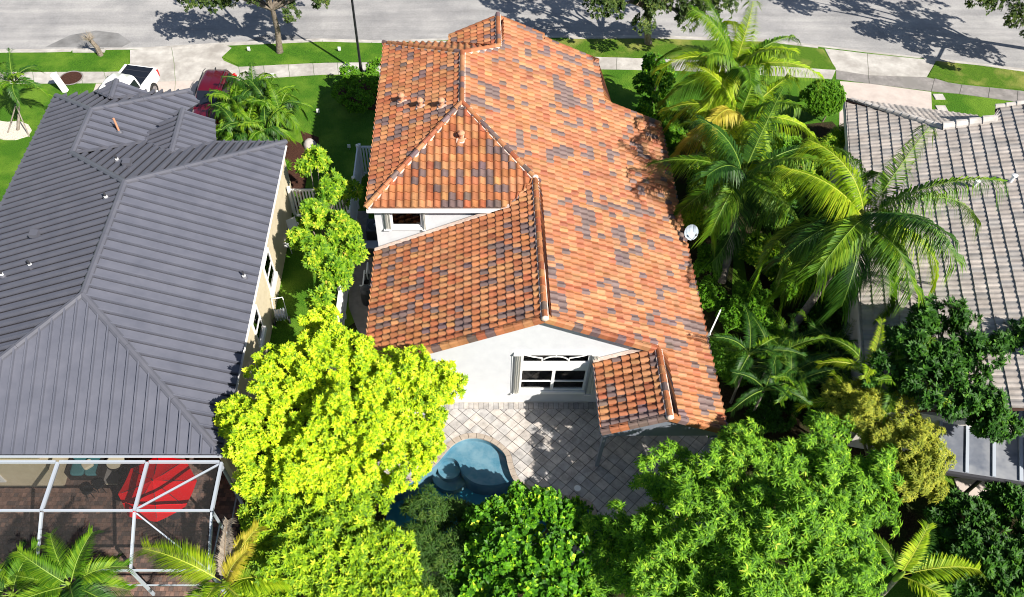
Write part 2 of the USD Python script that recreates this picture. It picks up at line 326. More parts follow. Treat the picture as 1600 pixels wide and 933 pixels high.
# verge grass
def px_sheet(name, px, top, m, th=0.12, **d): return obj(name, ground_slab(pxpoly(px).buffer(0.35, join_style=1).buffer(-0.35, join_style=1), top, th), m, **d)
V1 = [(43,113),(61,83),(130,81.5),(199,81),(201,98),(195,105),(167,113)]
V2 = [(347,90),(363,75),(420,70),(500,66),(593,68),(649,66),(652,98),(586,98),(500,98),(376,105)]
V3 = [(855,62),(940,61.5),(1022,61),(1110,64),(1195,66),(1286,78),(1306,108),(1218,103),(1080,93),(912,88)]
V4 = [(1463,96),(1530,103),(1600,113),(1680,124),(1680,152),(1600,141),(1486,129),(1450,120)]
for k, p in enumerate((V1, V2, V3, V4)): px_sheet('verge', p, 0.035, 'verge_grass' if k in (2,3) else 'lawn_grass', kind='structure')
# sidewalk in slabs
def strip_slabs(parent, name, top_px, bot_px, n, topz, m, gap=0.025, th=0.15):
    a = np.array([at(u, v)[:2] for u, v in top_px]); b = np.array([at(u, v)[:2] for u, v in bot_px])
    la, lb = LineString(a), LineString(b)
    for k in range(n):
        t0, t1 = k/n, (k+1)/n
        g0 = gap/2/la.length
        q = [la.interpolate(t0+g0, True), la.interpolate((t0+t1)/2, True), la.interpolate(t1-g0, True), lb.interpolate(t1-g0, True), lb.interpolate((t0+t1)/2, True), lb.interpolate(t0+g0, True)]
        obj(name, ground_slab(Polygon([(p.x, p.y) for p in q]), topz+rng.uniform(-0.004, 0.006), th), m, parent)
sw = thing('sidewalk', 'pale concrete sidewalk in slabs along the front lawns', 'sidewalk', kind='structure')
strip_slabs(sw, 'slab', [(-60,113),(43,113),(167,113),(200,112)], [(-60,131),(45,131),(167,130),(205,130)], 7, 0.025, 'concrete')
strip_slabs(sw, 'slab', [(373,105),(500,99),(586,98),(680,98)], [(376,125),(500,117),(580,116.5),(680,117)], 8, 0.025, 'concrete')
strip_slabs(sw, 'slab', [(880,88.5),(912,89),(1080,94),(1196,103),(1306,110)], [(880,108),(954,108.7),(1068,111),(1196,118),(1300,124)], 10, 0.025, 'concrete')
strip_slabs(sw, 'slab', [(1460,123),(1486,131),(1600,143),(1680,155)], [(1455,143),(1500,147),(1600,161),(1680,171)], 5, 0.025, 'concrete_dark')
# driveways
def drive(name, label, pieces):
    t = thing(name, label, 'driveway', kind='structure')
    for part, px, m in pieces: obj(part, ground_slab(pxpoly(px).buffer(-0.012), 0.018, 0.12), m, t)
drive('driveway', 'wide pale concrete driveway with the parked cars', [
    ('apron', [(203,78.5),(268,74),(272,98),(203,100)], 'concrete'), ('apron', [(268,74),(352,70),(362,75),(347,90),(350,95),(272,98)], 'concrete'),
    ('slab', [(202,100),(272,98),(274,127),(205,130)], 'concrete'), ('slab', [(272,98),(350,95),(373,105),(376,125),(274,127)], 'concrete'),
    ('slab', [(150,131),(205,130),(274,127),(270,215),(120,215)], 'pink_concrete'), ('slab', [(274,127),(376,125),(345,150),(305,225),(270,215)], 'pink_concrete')])
drive('driveway', 'sunlit concrete driveway slab behind the orange tile roof', [('slab', [(649,64),(720,64),(760,62),(852,61),(880,88),(880,120),(652,120)], 'concrete')])
drive('driveway', 'concrete driveway in dappled shade in front of the grey tile roof', [
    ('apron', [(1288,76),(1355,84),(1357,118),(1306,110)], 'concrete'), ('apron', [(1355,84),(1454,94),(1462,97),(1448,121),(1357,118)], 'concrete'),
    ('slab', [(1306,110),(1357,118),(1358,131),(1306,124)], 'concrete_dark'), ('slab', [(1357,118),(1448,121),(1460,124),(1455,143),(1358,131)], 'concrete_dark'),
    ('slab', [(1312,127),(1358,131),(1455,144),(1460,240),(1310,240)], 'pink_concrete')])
t = thing('stepping_stones', 'pale square stepping stones in the shaded grass beside the driveway', 'stepping stones')
for u, v in ((1467,152),(1471,170),(1474,190)):
    p = at(u, v); obj('paving_stone', MB().box(p+[0,0,0.01], (0.55,0.5,0.07)), 'concrete', t)
# beds
def bed(px, m='mulch', top=0.03): px_sheet('planting_bed', px, top, m, kind='structure')
bed([(432,205),(470,225),(487,250),(478,285),(470,330),(440,330),(446,230)])
bed([(470,205),(498,215),(498,236),(480,240)])
bed([(520,130),(600,120),(600,175),(535,165)])
bed([(1062,215),(1085,205),(1120,210),(1150,330),(1140,520),(1200,520),(1290,480),(1345,520),(1345,640),(1480,760),(1620,790),(1620,900),(1150,900),(1120,660),(1080,430),(1050,260)], 'soil', 0.012)
bed([(1180,520),(1150,330),(1210,200),(1300,190),(1345,240),(1345,530)], 'soil', 0.02)
bed([(330,700),(360,640),(560,500),(575,560),(640,640),(610,780),(560,960),(-40,960),(-40,880),(330,890)], 'soil', 0.012)
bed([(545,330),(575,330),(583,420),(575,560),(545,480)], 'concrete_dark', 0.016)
bed([(560,790),(640,860),(940,850),(1120,760),(1200,700),(1200,980),(540,980)], 'soil', 0.015)
bed([(0,190),(12,192),(30,190),(45,196),(50,204),(44,213),(25,219),(6,219),(-20,212),(-20,195)], 'white_stones', 0.06)

# ================================================================== POOL
deck = thing('pool_deck', 'diagonal stone paver pool deck behind the white gable wall', 'patio', kind='structure')
coping_out = pool.buffer(0.20)
field = patio_area.difference(coping_out).difference(sbox(-5,17.72,12,18.2))
obj('mortar_bed', ground_slab(patio_area.difference(pool.buffer(0.02)), 0.02, 0.15), 'grout', deck)
S = 0.406; gap = 0.022
tones = [(0.49,0.45,0.42),(0.46,0.435,0.42),(0.485,0.465,0.455),(0.42,0.405,0.40),(0.52,0.48,0.45)]
# grid direction and phase as in the photograph
g0, g1 = at(720+356/5.183, 620+320/5.183), at(720+850/5.183, 620+718/5.183)
d1 = (g1-g0)[:2]; ang0 = math.atan2(d1[1], d1[0]); S = np.linalg.norm(d1)/8
e1 = np.array([math.cos(ang0), math.sin(ang0)]); e2 = np.array([-e1[1], e1[0]])
cells, rest = [], MB(); rest_t = []
for i in range(-40, 40):
    for j in range(-40, 40):
        o = g0[:2]+e1*S*i+e2*S*j
        if not (-5 < o[0] < 11 and 9 < o[1] < 19.5): continue
        q = Polygon([o+e1*gap/2+e2*gap/2, o+e1*(S-gap/2)+e2*gap/2, o+e1*(S-gap/2)+e2*(S-gap/2), o+e1*gap/2+e2*(S-gap/2)]).intersection(field)
        if q.area > 0.004: cells.append((q, o))
def seen_size(q): c = q.centroid; return (c.x-1.5)**2*0.6 + (c.y-14.6)**2
cells.sort(key=lambda c: seen_size(c[0]))
for k, (q, o) in enumerate(cells):
    tone = np.array(tones[rng.integers(len(tones))])*rng.uniform(0.9, 1.08)
    m = ground_slab(q, 0.05+rng.uniform(-0.003, 0.003), 0.04)
    if k < 300: obj('paver', m, 'paver_stone', deck, tone=tone)
    else: v, f = m.build(); rest.add(v, f); rest_t.append(np.tile(tone, (len(v), 1)))
if rest_t: obj('outer_pavers', rest, 'paver_stone', deck, tone=np.vstack(rest_t), kind='stuff')
for k in range(64):
    x = -3.8+k*0.207
    obj('border_paver', ground_slab(sbox(x+0.006, 17.735, x+0.2, 18.085), 0.05+rng.uniform(-0.003,0.003), 0.04), 'paver_stone', deck, tone=np.array(tones[rng.integers(5)])*rng.uniform(0.8,1.0))
ring = LineString(list(pool.exterior.coords)); n = int(ring.length/0.31)
for k in range(n):
    a, b = ring.interpolate((k+0.03)/n, True), ring.interpolate((k+0.97)/n, True); mid = ring.interpolate((k+0.5)/n, True)
    if mid.y < 10.6: continue
    def outp(p, d=0.19):
        e = 1e-3; s0 = ring.project(p); p0, p1 = ring.interpolate((s0-0.15) % ring.length), ring.interpolate((s0+0.15) % ring.length)
        tx, ty = p1.x-p0.x, p1.y-p0.y; L = math.hypot(tx, ty)+1e-9; nx, ny = ty/L, -tx/L
        if pool.contains(Point(p.x+nx*0.1, p.y+ny*0.1)): nx, ny = -nx, -ny
        return (p.x+nx*d, p.y+ny*d)
    i0 = lambda p: outp(p, -0.03)
    obj('coping_stone', ground_slab(Polygon([i0(a), i0(mid), i0(b), outp(b), outp(mid), outp(a)]).buffer(0), 0.062+rng.uniform(-0.003,0.003), 0.07), 'coping_stone', deck)
pl = thing('swimming_pool', 'blue freeform swimming pool with a shallow sun shelf and curved steps', 'pool', loc=(*np.array(pool.centroid.coords[0]), 0))
WZ = -0.09
shelf_px = [(690,704),(720,679),(760,677),(800,700),(812,748),(803,751.5),(797,751.5),(780,757.5),(764.7,759),(748.6,757.4),(735.8,752),(724.5,742.2),(719.7,732.5),(716,722),(708,716),(697,716),(689,719)]
def deep(px, z): return Polygon(smooth_ring(np.array([at(u, v, z)[:2] for u, v in px]), 2)).buffer(0)
wide = pool.buffer(0.05)
shell = MB(); ex = np.array(pool.exterior.coords)[:-1]
for k in range(len(ex)):
    a, b = ex[k], ex[(k+1) % len(ex)]
    shell.add([[*a,0.0],[*b,0.0],[*b,-1.6],[*a,-1.6]], [[0,1,2,3]])
obj('pool_wall', shell, 'pool_plaster', pl)
obj('pool_floor', ground_slab(wide, -1.15, 0.1), 'pool_deep', pl)
shelf = deep(shelf_px, -0.3).intersection(wide); obj('sun_shelf', ground_slab(shelf, -0.28, 1.2), 'pool_plaster', pl)
c = at(702, 731, -0.5)[:2]
def disc(c, rx, ry): return Polygon([(c[0]+rx*math.cos(a), c[1]+ry*math.sin(a)) for a in np.linspace(0, 2*PI, 40, endpoint=False)])
s1 = disc(c, 0.46, 0.5).intersection(wide).difference(shelf.buffer(0.01)); s2 = disc(c+[0.05,-0.05], 0.78, 0.83).intersection(wide).difference(shelf.buffer(0.01))
obj('pool_step', ground_slab(s1, -0.52, 0.95), 'pool_plaster', pl)
obj('pool_step', ground_slab(s2.difference(s1.buffer(0.005)), -0.80, 0.65), 'pool_plaster', pl)
w = MB()
tv, tf = trimesh.creation.triangulate_polygon(pool.buffer(-0.001), engine='earcut'); tf = np.array(tf); _a, _b = tv[tf[:,1]]-tv[tf[:,0]], tv[tf[:,2]]-tv[tf[:,0]]; _cw = (_a[:,0]*_b[:,1]-_a[:,1]*_b[:,0]) < 0; tf[_cw] = tf[_cw][:, ::-1]
w.add(np.c_[tv, np.full(len(tv), WZ)], tf)
obj('water', w, 'pool_water', pl)
p = at(902, 764); lid = thing('skimmer_lid', 'small round white skimmer lid set in the pool deck', 'lid', loc=(p[0], p[1], 0.05))
obj('cover', MB().cyl(p+[0,0,0.055], 0.13, 0.015, 20), 'white_plastic', lid); obj('ring', MB().lathe(p+[0,0,0.05], [(0.13,0),(0.13,0.012),(0.16,0.012),(0.16,0)], 20), 'concrete', lid)

# ================================================================== ROOF TILE MAKER
def tile_field(pl, ds, poly_st, w, L, h, toff=0.0, drop=0.058):
    """roll tiles laid on a plane. pl: Plane, ds: unit horizontal vector along the courses; poly_st: polygon in (s, t): s metres along ds, t metres down the slope.
    returns list of (vertices, faces, centre)"""
    n = pl.n; s3 = np.array([ds[0], ds[1], pl.ax*ds[0]+pl.ay*ds[1]]); s3 /= np.linalg.norm(s3)
    t3 = np.cross(n, s3)
    if t3[2] > 0: t3 = -t3
    org = np.array([0, 0, pl.c])
    ns = 8
    su = np.linspace(0, 1, ns+1)
    prof = np.where(su < 0.66, h*np.sin(PI*su/0.66)**0.8, -0.10*h*np.sin(PI*(su-0.66)/0.34))
    minx, miny, maxx, maxy = poly_st.bounds
    out = []
    r0 = math.floor((miny-toff)/L); r1 = math.ceil((maxy-toff)/L)
    def interval(t):
        t = min(max(t, miny+1e-4), maxy-1e-4)
        g = poly_st.intersection(LineString([(minx-1, t), (maxx+1, t)]))
        if g.is_empty: return None
        b = g.bounds; return b[0], b[2]
    for r in range(r0, r1):
        ta, tb = toff+r*L, toff+(r+1)*L
        ta2, tb2 = max(ta, miny), min(tb, maxy)
        if tb2-ta2 < 0.04: continue
        ia, ib, im = interval(ta2+0.003), interval(tb2-0.003), interval((ta2+tb2)/2)
        if im is None: continue
        ia = ia or im; ib = ib or im
        lo, hi = min(ia[0], ib[0], im[0]), max(ia[1], ib[1], im[1])
        for c in range(math.floor(lo/w), math.ceil(hi/w)):
            s = (c+su)*w
            jit = rng.normal(0, 0.004)
            rows = []
            for t, iv, lift in ((ta2, ia, 0.004), (tb2, ib, drop)):
                sc = np.clip(s, iv[0], iv[1]); rows.append((sc, np.full(ns+1, t+jit*(lift > 0.01)), prof+lift))
            if (rows[0][0][-1]-rows[0][0][0]) < 0.02 and (rows[1][0][-1]-rows[1][0][0]) < 0.02: continue
            rows.append((rows[1][0], rows[1][1], rows[1][2]))
            rows.append((rows[1][0], rows[1][1]-0.004, np.minimum(rows[1][2], 0)-0.03))
            v = np.concatenate([org + a[:,None]*s3 + b[:,None]*t3 + z[:,None]*n for a, b, z in rows])
            f = []
            for q in (0, 2):
                for k in range(ns):
                    a, b = q*(ns+1)+k, q*(ns+1)+k+1; f += [[a, a+ns+1, b+ns+1], [a, b+ns+1, b]]
            f = np.array(f)
            fn = np.cross(v[f[0,1]]-v[f[0,0]], v[f[0,2]]-v[f[0,0]])
            if fn@n < 0: f = f[:, ::-1]
            out.append((v, f, v.mean(0), r, c))
    return out, (s3, t3, n, org)
def to_st(pl, ds, pts):
    n = pl.n; s3 = np.array([ds[0], ds[1], pl.ax*ds[0]+pl.ay*ds[1]]); s3 /= np.linalg.norm(s3)
    t3 = np.cross(n, s3); t3 = -t3 if t3[2] > 0 else t3
    org = np.array([0, 0, pl.c])
    return Polygon([((np.array([x, y, pl.z(x, y)])-org)@s3, (np.array([x, y, pl.z(x, y)])-org)@t3) for x, y in pts])
def cap_run(parent, name, a, b, r, L, m, tonef, lift=0.03, up=(0,0,1)):
    """a row of half-round cap tiles from a (low end) to b, each overlapping the one below"""
    a, b = np.asarray(a, float), np.asarray(b, float); d = b-a; n = max(1, int(round(np.linalg.norm(d)/L))); d1 = d/n
    dn = d1/np.linalg.norm(d1); x = np.cross(dn, up); x /= np.linalg.norm(x); z = np.cross(x, dn)
    ang = np.linspace(-0.12*PI, 1.12*PI, 8)
    for k in range(n):
        p0, p1 = a+d1*k-dn*0.03, a+d1*(k+1)+dn*0.02
        mb = MB(); rows = []
        for p, rr, dz in ((p0, r*1.06, lift+0.025), (p1, r*0.92, lift)):
            rows.append(p+np.cos(ang)[:,None]*rr*x+np.sin(ang)[:,None]*rr*z+z*dz)
        rows.append(rows[0]); rows.append(p0+np.cos(ang)[:,None]*r*0.8*x+np.sin(ang)[:,None]*r*0.8*z+z*lift)
        v = np.concatenate(rows); f = []
        for q, rev in ((0, False), (2, True)):
            for i in range(7):
                A, B = q*8+i, q*8+i+1; t2 = [[A, B, B+8], [A, B+8, A+8]]
                f += [t[::-1] for t in t2] if not rev else t2
        obj(name, (v, np.array(f)), m, parent, smooth=False, tone=tonef())
def strip(parent, name, a, b, w, h, m, lift=0.0, **d):
    obj(name, MB().beam(np.asarray(a, float)+[0,0,lift], np.asarray(b, float)+[0,0,lift], w, h), m, parent, **d)

# ================================================================== ORANGE TILE ROOF HOUSE
rng = np.random.default_rng(5)
house = thing('tile_roof_house', 'white stucco house with the multicoloured orange clay tile roof', 'house', loc=(2.5, 25, 0))
T_OR, T_LT, T_RD, T_GR = (0.375,0.140,0.060), (0.41,0.188,0.085), (0.33,0.105,0.046), (0.155,0.103,0.097)
def clay(p=None):
    k = rng.random()
    t = T_OR if k < 0.42 else T_LT if k < 0.70 else T_RD if k < 0.83 else T_GR
    return np.array(t)*rng.uniform(0.86, 1.12)*np.array([1, rng.uniform(0.92,1.08), rng.uniform(0.9,1.1)])
P_R = Plane(-0.41, 0, 2.62, 0, 5.70); P_LL = Plane(0.43, 0, 2.62, 0, 5.70)
P_UL = Plane(0.435, 0, -0.37, 0, 6.926); P_RH = Plane(0, 0.3715, 0, 24.0, 5.25)
P_FH = Plane(0, -0.47, 0, 32.1, 6.926); P_FL = Plane(0.42, 0, 1.3, 0, 6.241); P_PL = Plane(0.43, 0, 7.0, 0, 3.904)
A1 = (-0.37, 28.51); J = (2.62, 25.21); RF = (-0.37, 32.1); FJ = (1.3, 33.75)
ULx = -4.22
roofs = [  # plane, course direction, outline (x, y)
    (P_R, (0,1), [A1, RF, FJ, (1.3,36.3), (3.6,36.3), (3.6,36.0), (6.4,36.0), (6.4,32.6), (9.28,32.6), (9.28,14.85), (7.0,14.85), (7.0,17.85), (2.62,17.85), J]),
    (P_LL, (0,1), [(2.62,17.85), J, (1.57,24.02), (-4.11,24.02), (-4.11,17.85)]),
    (P_UL, (0,1), [A1, RF, (ULx,35.67), (ULx,24.0)]),
    (P_RH, (1,0), [A1, J, (1.57,24.0), (ULx,24.0)]),
    (P_FH, (1,0), [RF, (ULx,35.67), (-1.06,35.67), FJ]),
    (P_FL, (0,1), [FJ, (-1.06,35.67), (-1.06,36.3), (1.3,36.3)]),
    (P_PL, (0,1), [(7.0,14.85), (7.0,17.95), (4.72,17.95), (4.72,14.85)])]
allt = []
for k, (pl_, ds, xy) in enumerate(roofs):
    st = to_st(pl_, ds, xy)
    tl, fr = tile_field(pl_, np.array(ds, float), st, 0.305, 0.345, 0.075, toff=st.bounds[1])
    prev = {}
    for (v, f, c, r, col) in tl:
        # grey tiles tend to lie in twos and threes
        tone = clay()
        if tone[0] < 0.24 and rng.random() < 0.6: tone = np.array(T_OR if rng.random() < 0.5 else T_LT)*rng.uniform(0.88,1.1)
        if meshkit.noise(np.array([r*0.55, col*0.55, k*7.3])) > 0.66 and rng.random() < 0.62: tone = np.array(T_GR)*rng.uniform(0.88,1.12)
        if prev.get((r, col-1)) is not None and prev[(r, col-1)] is True and rng.random() < 0.25: tone = np.array(T_GR)*rng.uniform(0.9,1.1)
        prev[(r, col)] = tone[0] < 0.24
        allt.append((v, f, c, tone))
    # deck under the tiles
    obj('roof_deck', MB().slab([(x, y, pl_.z(x, y)-0.035) for x, y in xy], 0.12), 'roof_felt', house)
px_size = lambda c: -np.linalg.norm(c-np.array([0, 0, CAM_H]))
allt.sort(key=lambda a: px_size(a[2]), reverse=True)
for v, f, c, tone in allt[:300]: obj('roof_tile', (v, f), 'clay_tile', house, tone=tone)
mb = MB(); tt = []
for v, f, c, tone in allt[300:]: mb.add(v, f); tt.append(np.tile(tone, (len(v), 1)))
obj('far_roof_tiles', mb, 'clay_tile', house, tone=np.vstack(tt), kind='stuff')
def P3(pl_, xy, d=0.0): return np.array([xy[0], xy[1], pl_.z(*xy)+d])
RT = 0.108
for a, b in [(P3(P_R,RF), P3(P_R,A1)), (P3(P_UL,(ULx,24.0)), P3(P_R,A1)), (P3(P_R,J), P3(P_R,A1)), (P3(P_R,(2.62,17.75)), P3(P_R,J)),
             (P3(P_R,(1.3,36.4)), P3(P_R,FJ)), (P3(P_UL,(ULx,35.67)), P3(P_R,RF)), (P3(P_R,FJ), P3(P_R,RF)), (P3(P_R,(7.0,14.75)), P3(P_R,(7.0,17.8)))]:
    cap_run(house, 'ridge_tile', a, b, RT, 0.40, 'clay_tile', clay, lift=0.03)
    d = (b-a)/np.linalg.norm(b-a); x = np.cross(d, [0,0,1]); x /= np.linalg.norm(x)
    for sgn in (-1, 1): strip(house, 'mortar_bed', a+x*sgn*(RT+0.015), b+x*sgn*(RT+0.015), 0.035, 0.09, 'mortar', lift=0.0)
for e in (P3(P_R,(2.62,17.75)), P3(P_R,(7.0,14.75)), P3(P_R,J,0.03)): obj('mortar_plug', sph(e+[0,0,0.05], 0.13, 2, (1,0.6,1)), 'mortar', house, smooth=True)
# rake tiles along the gable edges: a flat apron with a rolled top
def rake(a, b, side):
    a, b = np.asarray(a, float), np.asarray(b, float); n = int(round(np.linalg.norm(b-a)/0.36)); d = (b-a)/n; dn = d/np.linalg.norm(d)
    up = np.cross([0,-1,0] if side < 0 else [0,1,0], dn); up = up if up[2] > 0 else -up
    prof = [(0.17,0.0), (0.14,0.05), (0.05,0.085), (-0.05,0.075), (-0.09,0.02), (-0.10,-0.16)]
    for k in range(n):
        rows = []
        for q, ex in ((0, 0.012), (1, 0.0)):
            p = a+d*(k+q*1.03)
            rows.append(np.array([p+np.array([0, -side*y*-1, 0])+up*(z+ex) if False else p+np.array([0, (y if side < 0 else -y)+(-ex if side<0 else ex), 0])+up*(z+ex) for y, z in prof]))
        v = np.concatenate(rows); m = len(prof)
        f = [[i, i+1, m+i+1] for i in range(m-1)]+[[i, m+i+1, m+i] for i in range(m-1)]
        v = np.vstack([v, v-up*0.02]); f = np.array(f+[[t[0]+2*m, t[2]+2*m, t[1]+2*m] for t in f]+[[0,1,2*m+1],[0,2*m+1,2*m],[1,2,2*m+2],[1,2*m+2,2*m+1],[2,3,2*m+3],[2,2*m+3,2*m+2],[3,4,2*m+4],[3,2*m+4,2*m+3],[4,5,2*m+5],[4,2*m+5,2*m+4]])
        obj('rake_tile', (v, f), 'clay_tile', house, tone=clay())
rake(P3(P_LL,(-4.11,17.85)), P3(P_LL,(2.55,17.85)), -1); rake(P3(P_R,(7.0,17.85)), P3(P_R,(2.69,17.85)), -1)
rake(P3(P_PL,(4.72,14.85)), P3(P_PL,(6.93,14.85)), -1); rake(P3(P_R,(9.28,14.85)), P3(P_R,(7.07,14.85)), -1)
rake(P3(P_R,(3.6,36.3)), P3(P_R,(1.37,36.3)), 1); rake(P3(P_R,(6.4,36.0)), P3(P_R,(3.6,36.0)), 1); rake(P3(P_R,(9.28,32.6)), P3(P_R,(6.4,32.6)), 1)
rake(P3(P_FL,(-1.06,36.3)), P3(P_FL,(1.23,36.3)), 1)
# mortar flashing where the lower roof meets the upper wall, and valley
strip(house, 'flashing', P3(P_LL,(-4.11,24.05),0.06), P3(P_LL,(1.57,24.05),0.06), 0.16, 0.10, 'mortar')
strip(house, 'valley_flashing', P3(P_RH,(1.45,23.98),0.02), P3(P_R,J,-0.02), 0.10, 0.05, 'roof_metal')
strip(house, 'flashing', P3(P_PL,(4.72,17.98),0.05), P3(P_PL,(7.0,17.98),0.05), 0.14, 0.09, 'mortar')
# fascias and gutters
def fascia(a, b, m='white_paint', w=0.04, h=0.2, drop=0.14): strip(house, 'fascia', a, b, w, h, m, lift=-drop)
fascia(P3(P_RH,(ULx,23.99)), P3(P_RH,(1.57,23.99))); fascia(P3(P_UL,(ULx+0.02,24.0)), P3(P_UL,(ULx+0.02,35.67)))
fascia(P3(P_LL,(-4.09,17.9)), P3(P_LL,(-4.09,24.0))); fascia(P3(P_R,(9.26,14.9)), P3(P_R,(9.26,32.6)))
fascia(P3(P_LL,(-4.11,17.86)), P3(P_LL,(2.62,17.86)), drop=0.2, h=0.16); fascia(P3(P_R,(2.62,17.86)), P3(P_R,(7.0,17.86)), drop=0.2, h=0.16)
fascia(P3(P_PL,(4.72,14.86)), P3(P_PL,(7.0,14.86)), 'porch_paint', drop=0.2, h=0.16); fascia(P3(P_R,(7.0,14.86)), P3(P_R,(9.28,14.86)), 'porch_paint', drop=0.2, h=0.16)
fascia(P3(P_PL,(4.74,14.9)), P3(P_PL,(4.74,17.95)), 'porch_paint')
# walls (thick sheets, the gable with its window opening)
def wall_xz(name, poly, y0, y1, m, parent, holes=()):
    pg = Polygon(poly)
    for h in holes: pg = pg.difference(Polygon(h))
    b = MB()
    for g in getattr(pg, 'geoms', [pg]):
        me = trimesh.creation.extrude_polygon(g, abs(y1-y0), engine='earcut')
        v = np.array(me.vertices); v = np.stack([v[:,0], max(y0,y1)-v[:,2], v[:,1]], 1); b.add(v, np.array(me.faces)[:, ::-1] if False else np.array(me.faces))
    return obj(name, b, m, parent)
WY = 18.09
wx0, wx1 = atY(813, 590, WY)[0], atY(916, 590, WY)[0]
wz0, wz1 = atY(860, 611, WY)[2], atY(860, 552, WY)[2]
win = [(wx0, wz0), (wx1, wz0), (wx1, wz1), (wx0, wz1)]
wall_xz('gable_wall', [(-3.75,0), (9.0,0), (9.0,P_R.z(9.0,0)-0.17), (2.62,5.52), (-3.75,P_LL.z(-3.75,0)-0.17)], WY, WY+0.2, 'stucco_white', house, [win])
UY = 24.32
u0, u1 = atY(612, 350, UY), atY(659, 350, UY); uz0, uz1 = atY(636, 354.5, UY)[2], atY(636, 321, UY)[2]
wall_xz('upper_wall', [(-3.98,0.0), (1.9,0.0), (1.9,5.2), (-3.98,5.2)], UY, UY+0.2, 'stucco_white', house, [[(u0[0],uz0),(u1[0],uz0),(u1[0],uz1),(u0[0],uz1)]])
obj('side_wall', MB().span((-3.98,24.53,0), (-3.78,35.2,5.2)), 'stucco_white', house)
obj('side_wall', MB().span((-3.75,18.30,0), (-3.55,24.31,2.75)), 'stucco_white', house)
obj('side_wall', MB().span((8.8,18.30,0), (9.0,32.2,2.95)), 'stucco_white', house)
obj('front_wall', MB().span((-3.77,35.0,0), (6.2,35.2,3.6)), 'stucco_white', house)
obj('wall_base', MB().span((-3.75,18.06,0.0), (4.9,18.088,0.08)), 'stucco_grey', house)
# windows
def window(parent, x0, x1, z0, z1, y, cols, rows, fw=0.06, mull=0.05, blind='blind', transom=None):
    w = obj('window', MB().span((x0,y-0.02,z0),(x0+fw,y+0.1,z1)).span((x1-fw,y-0.02,z0),(x1,y+0.1,z1)).span((x0+fw,y-0.02,z0),(x1-fw,y+0.1,z0+fw)).span((x0+fw,y-0.02,z1-fw),(x1-fw,y+0.1,z1)), 'white_paint', parent)
    xs = np.linspace(x0+fw, x1-fw, cols+1)
    for k in range(1, cols): obj('mullion', MB().span((xs[k]-mull, y-0.015, z0+fw), (xs[k]+mull, y+0.06, z1-fw)), 'white_paint', w)
    for zz in rows: obj('rail', MB().span((x0+fw, y-0.01, zz-0.03), (x1-fw, y+0.05, zz+0.03)), 'white_paint', w)
    for k in range(cols):
        a = xs[k]+(mull if k else 0); b = xs[k+1]-(mull if k < cols-1 else 0)
        zz = [z0+fw]+list(rows)+[z1-fw]
        for j in range(len(zz)-1): obj('pane', MB().span((a+0.004, y+0.03, zz[j]+0.032), (b-0.004, y+0.036, zz[j+1]-0.032)), 'window_glass', w)
    return w
zt = wz0+(wz1-wz0)*0.56      # transom bar height
zt2 = wz0+(wz1-wz0)*0.73
w = window(house, wx0, wx1, wz0, zt, WY+0.06, 2, [wz0+(zt-wz0)*0.42], mull=0.06)
obj('transom_panel', MB().span((wx0, WY+0.01, zt+0.003), (wx1, WY+0.14, zt2)), 'white_paint', house)
tw = obj('arched_window', MB().span((wx0,WY+0.04,zt2+0.003),(wx0+0.06,WY+0.14,wz1)).span((wx1-0.06,WY+0.04,zt2+0.003),(wx1,WY+0.14,wz1)).span((wx0+0.06,WY+0.04,wz1-0.05),(wx1-0.06,WY+0.14,wz1)).span((wx0+0.06,WY+0.04,zt2+0.003),(wx1-0.06,WY+0.14,zt2+0.05)), 'white_paint', house)
obj('pane', MB().span((wx0+0.06,WY+0.09,zt2+0.05),(wx1-0.06,WY+0.096,wz1-0.05)), 'window_glass', tw)
xm, hw, hh = (wx0+wx1)/2, (wx1-wx0)/2-0.06, wz1-zt2
arc = lambda cx, r, t0, t1, ez: [(cx+r*math.cos(t), WY+0.075, zt2+0.04+ez*math.sin(t)) for t in np.linspace(t0, t1, 13)]
obj('muntin', MB().tube(arc(xm, hw*0.42, 0, PI, hh*0.5), 0.026, 5), 'white_paint', tw)
obj('muntin', MB().tube([(xm-hw*0.42, WY+0.075, zt2+hh*0.4), (xm-hw*0.7, WY+0.075, zt2+hh*0.52), (xm-hw, WY+0.075, zt2+hh*0.72)], 0.026, 5), 'white_paint', tw)
obj('muntin', MB().tube([(xm+hw*0.42, WY+0.075, zt2+hh*0.4), (xm+hw*0.7, WY+0.075, zt2+hh*0.52), (xm+hw, WY+0.075, zt2+hh*0.72)], 0.026, 5), 'white_paint', tw)
for q in (-0.42, 0.0, 0.42): obj('muntin', MB().span((xm+q*hw-0.02, WY+0.06, zt2+(0.05 if q else hh*0.5)), (xm+q*hw+0.02, WY+0.088, zt2+(hh*0.42 if q else hh-0.05))), 'white_paint', tw)
for sx, poly in ((-1, [(xm-hw, wz1-0.05), (xm-hw, zt2+hh*0.80), (xm-hw*0.55, wz1-0.05)]), (1, [(xm+hw, wz1-0.05), (xm+hw*0.55, wz1-0.05), (xm+hw, zt2+hh*0.80)])):
    wall_xz('arch_spandrel', poly, WY+0.07, WY+0.085, 'white_paint', tw)
obj('sill', MB().span((wx0-0.05, WY-0.07, wz0-0.13), (wx1+0.05, WY+0.12, wz0-0.003)), 'white_paint', house)
obj('head_track', MB().span((wx0-0.32, WY-0.10, wz1+0.003), (wx1+0.3, WY-0.005, wz1+0.07)), 'white_paint', house)
nb = 9
for k in range(nb):
    x = wx0+0.1+k*(wx1-wx0-0.2)/nb
    obj('blind_slat', MB().span((x, WY+0.17, wz0), (x+(wx1-wx0-0.2)/nb-0.015, WY+0.18, zt)), 'blind' if k < 5 else 'blind_grey', house)
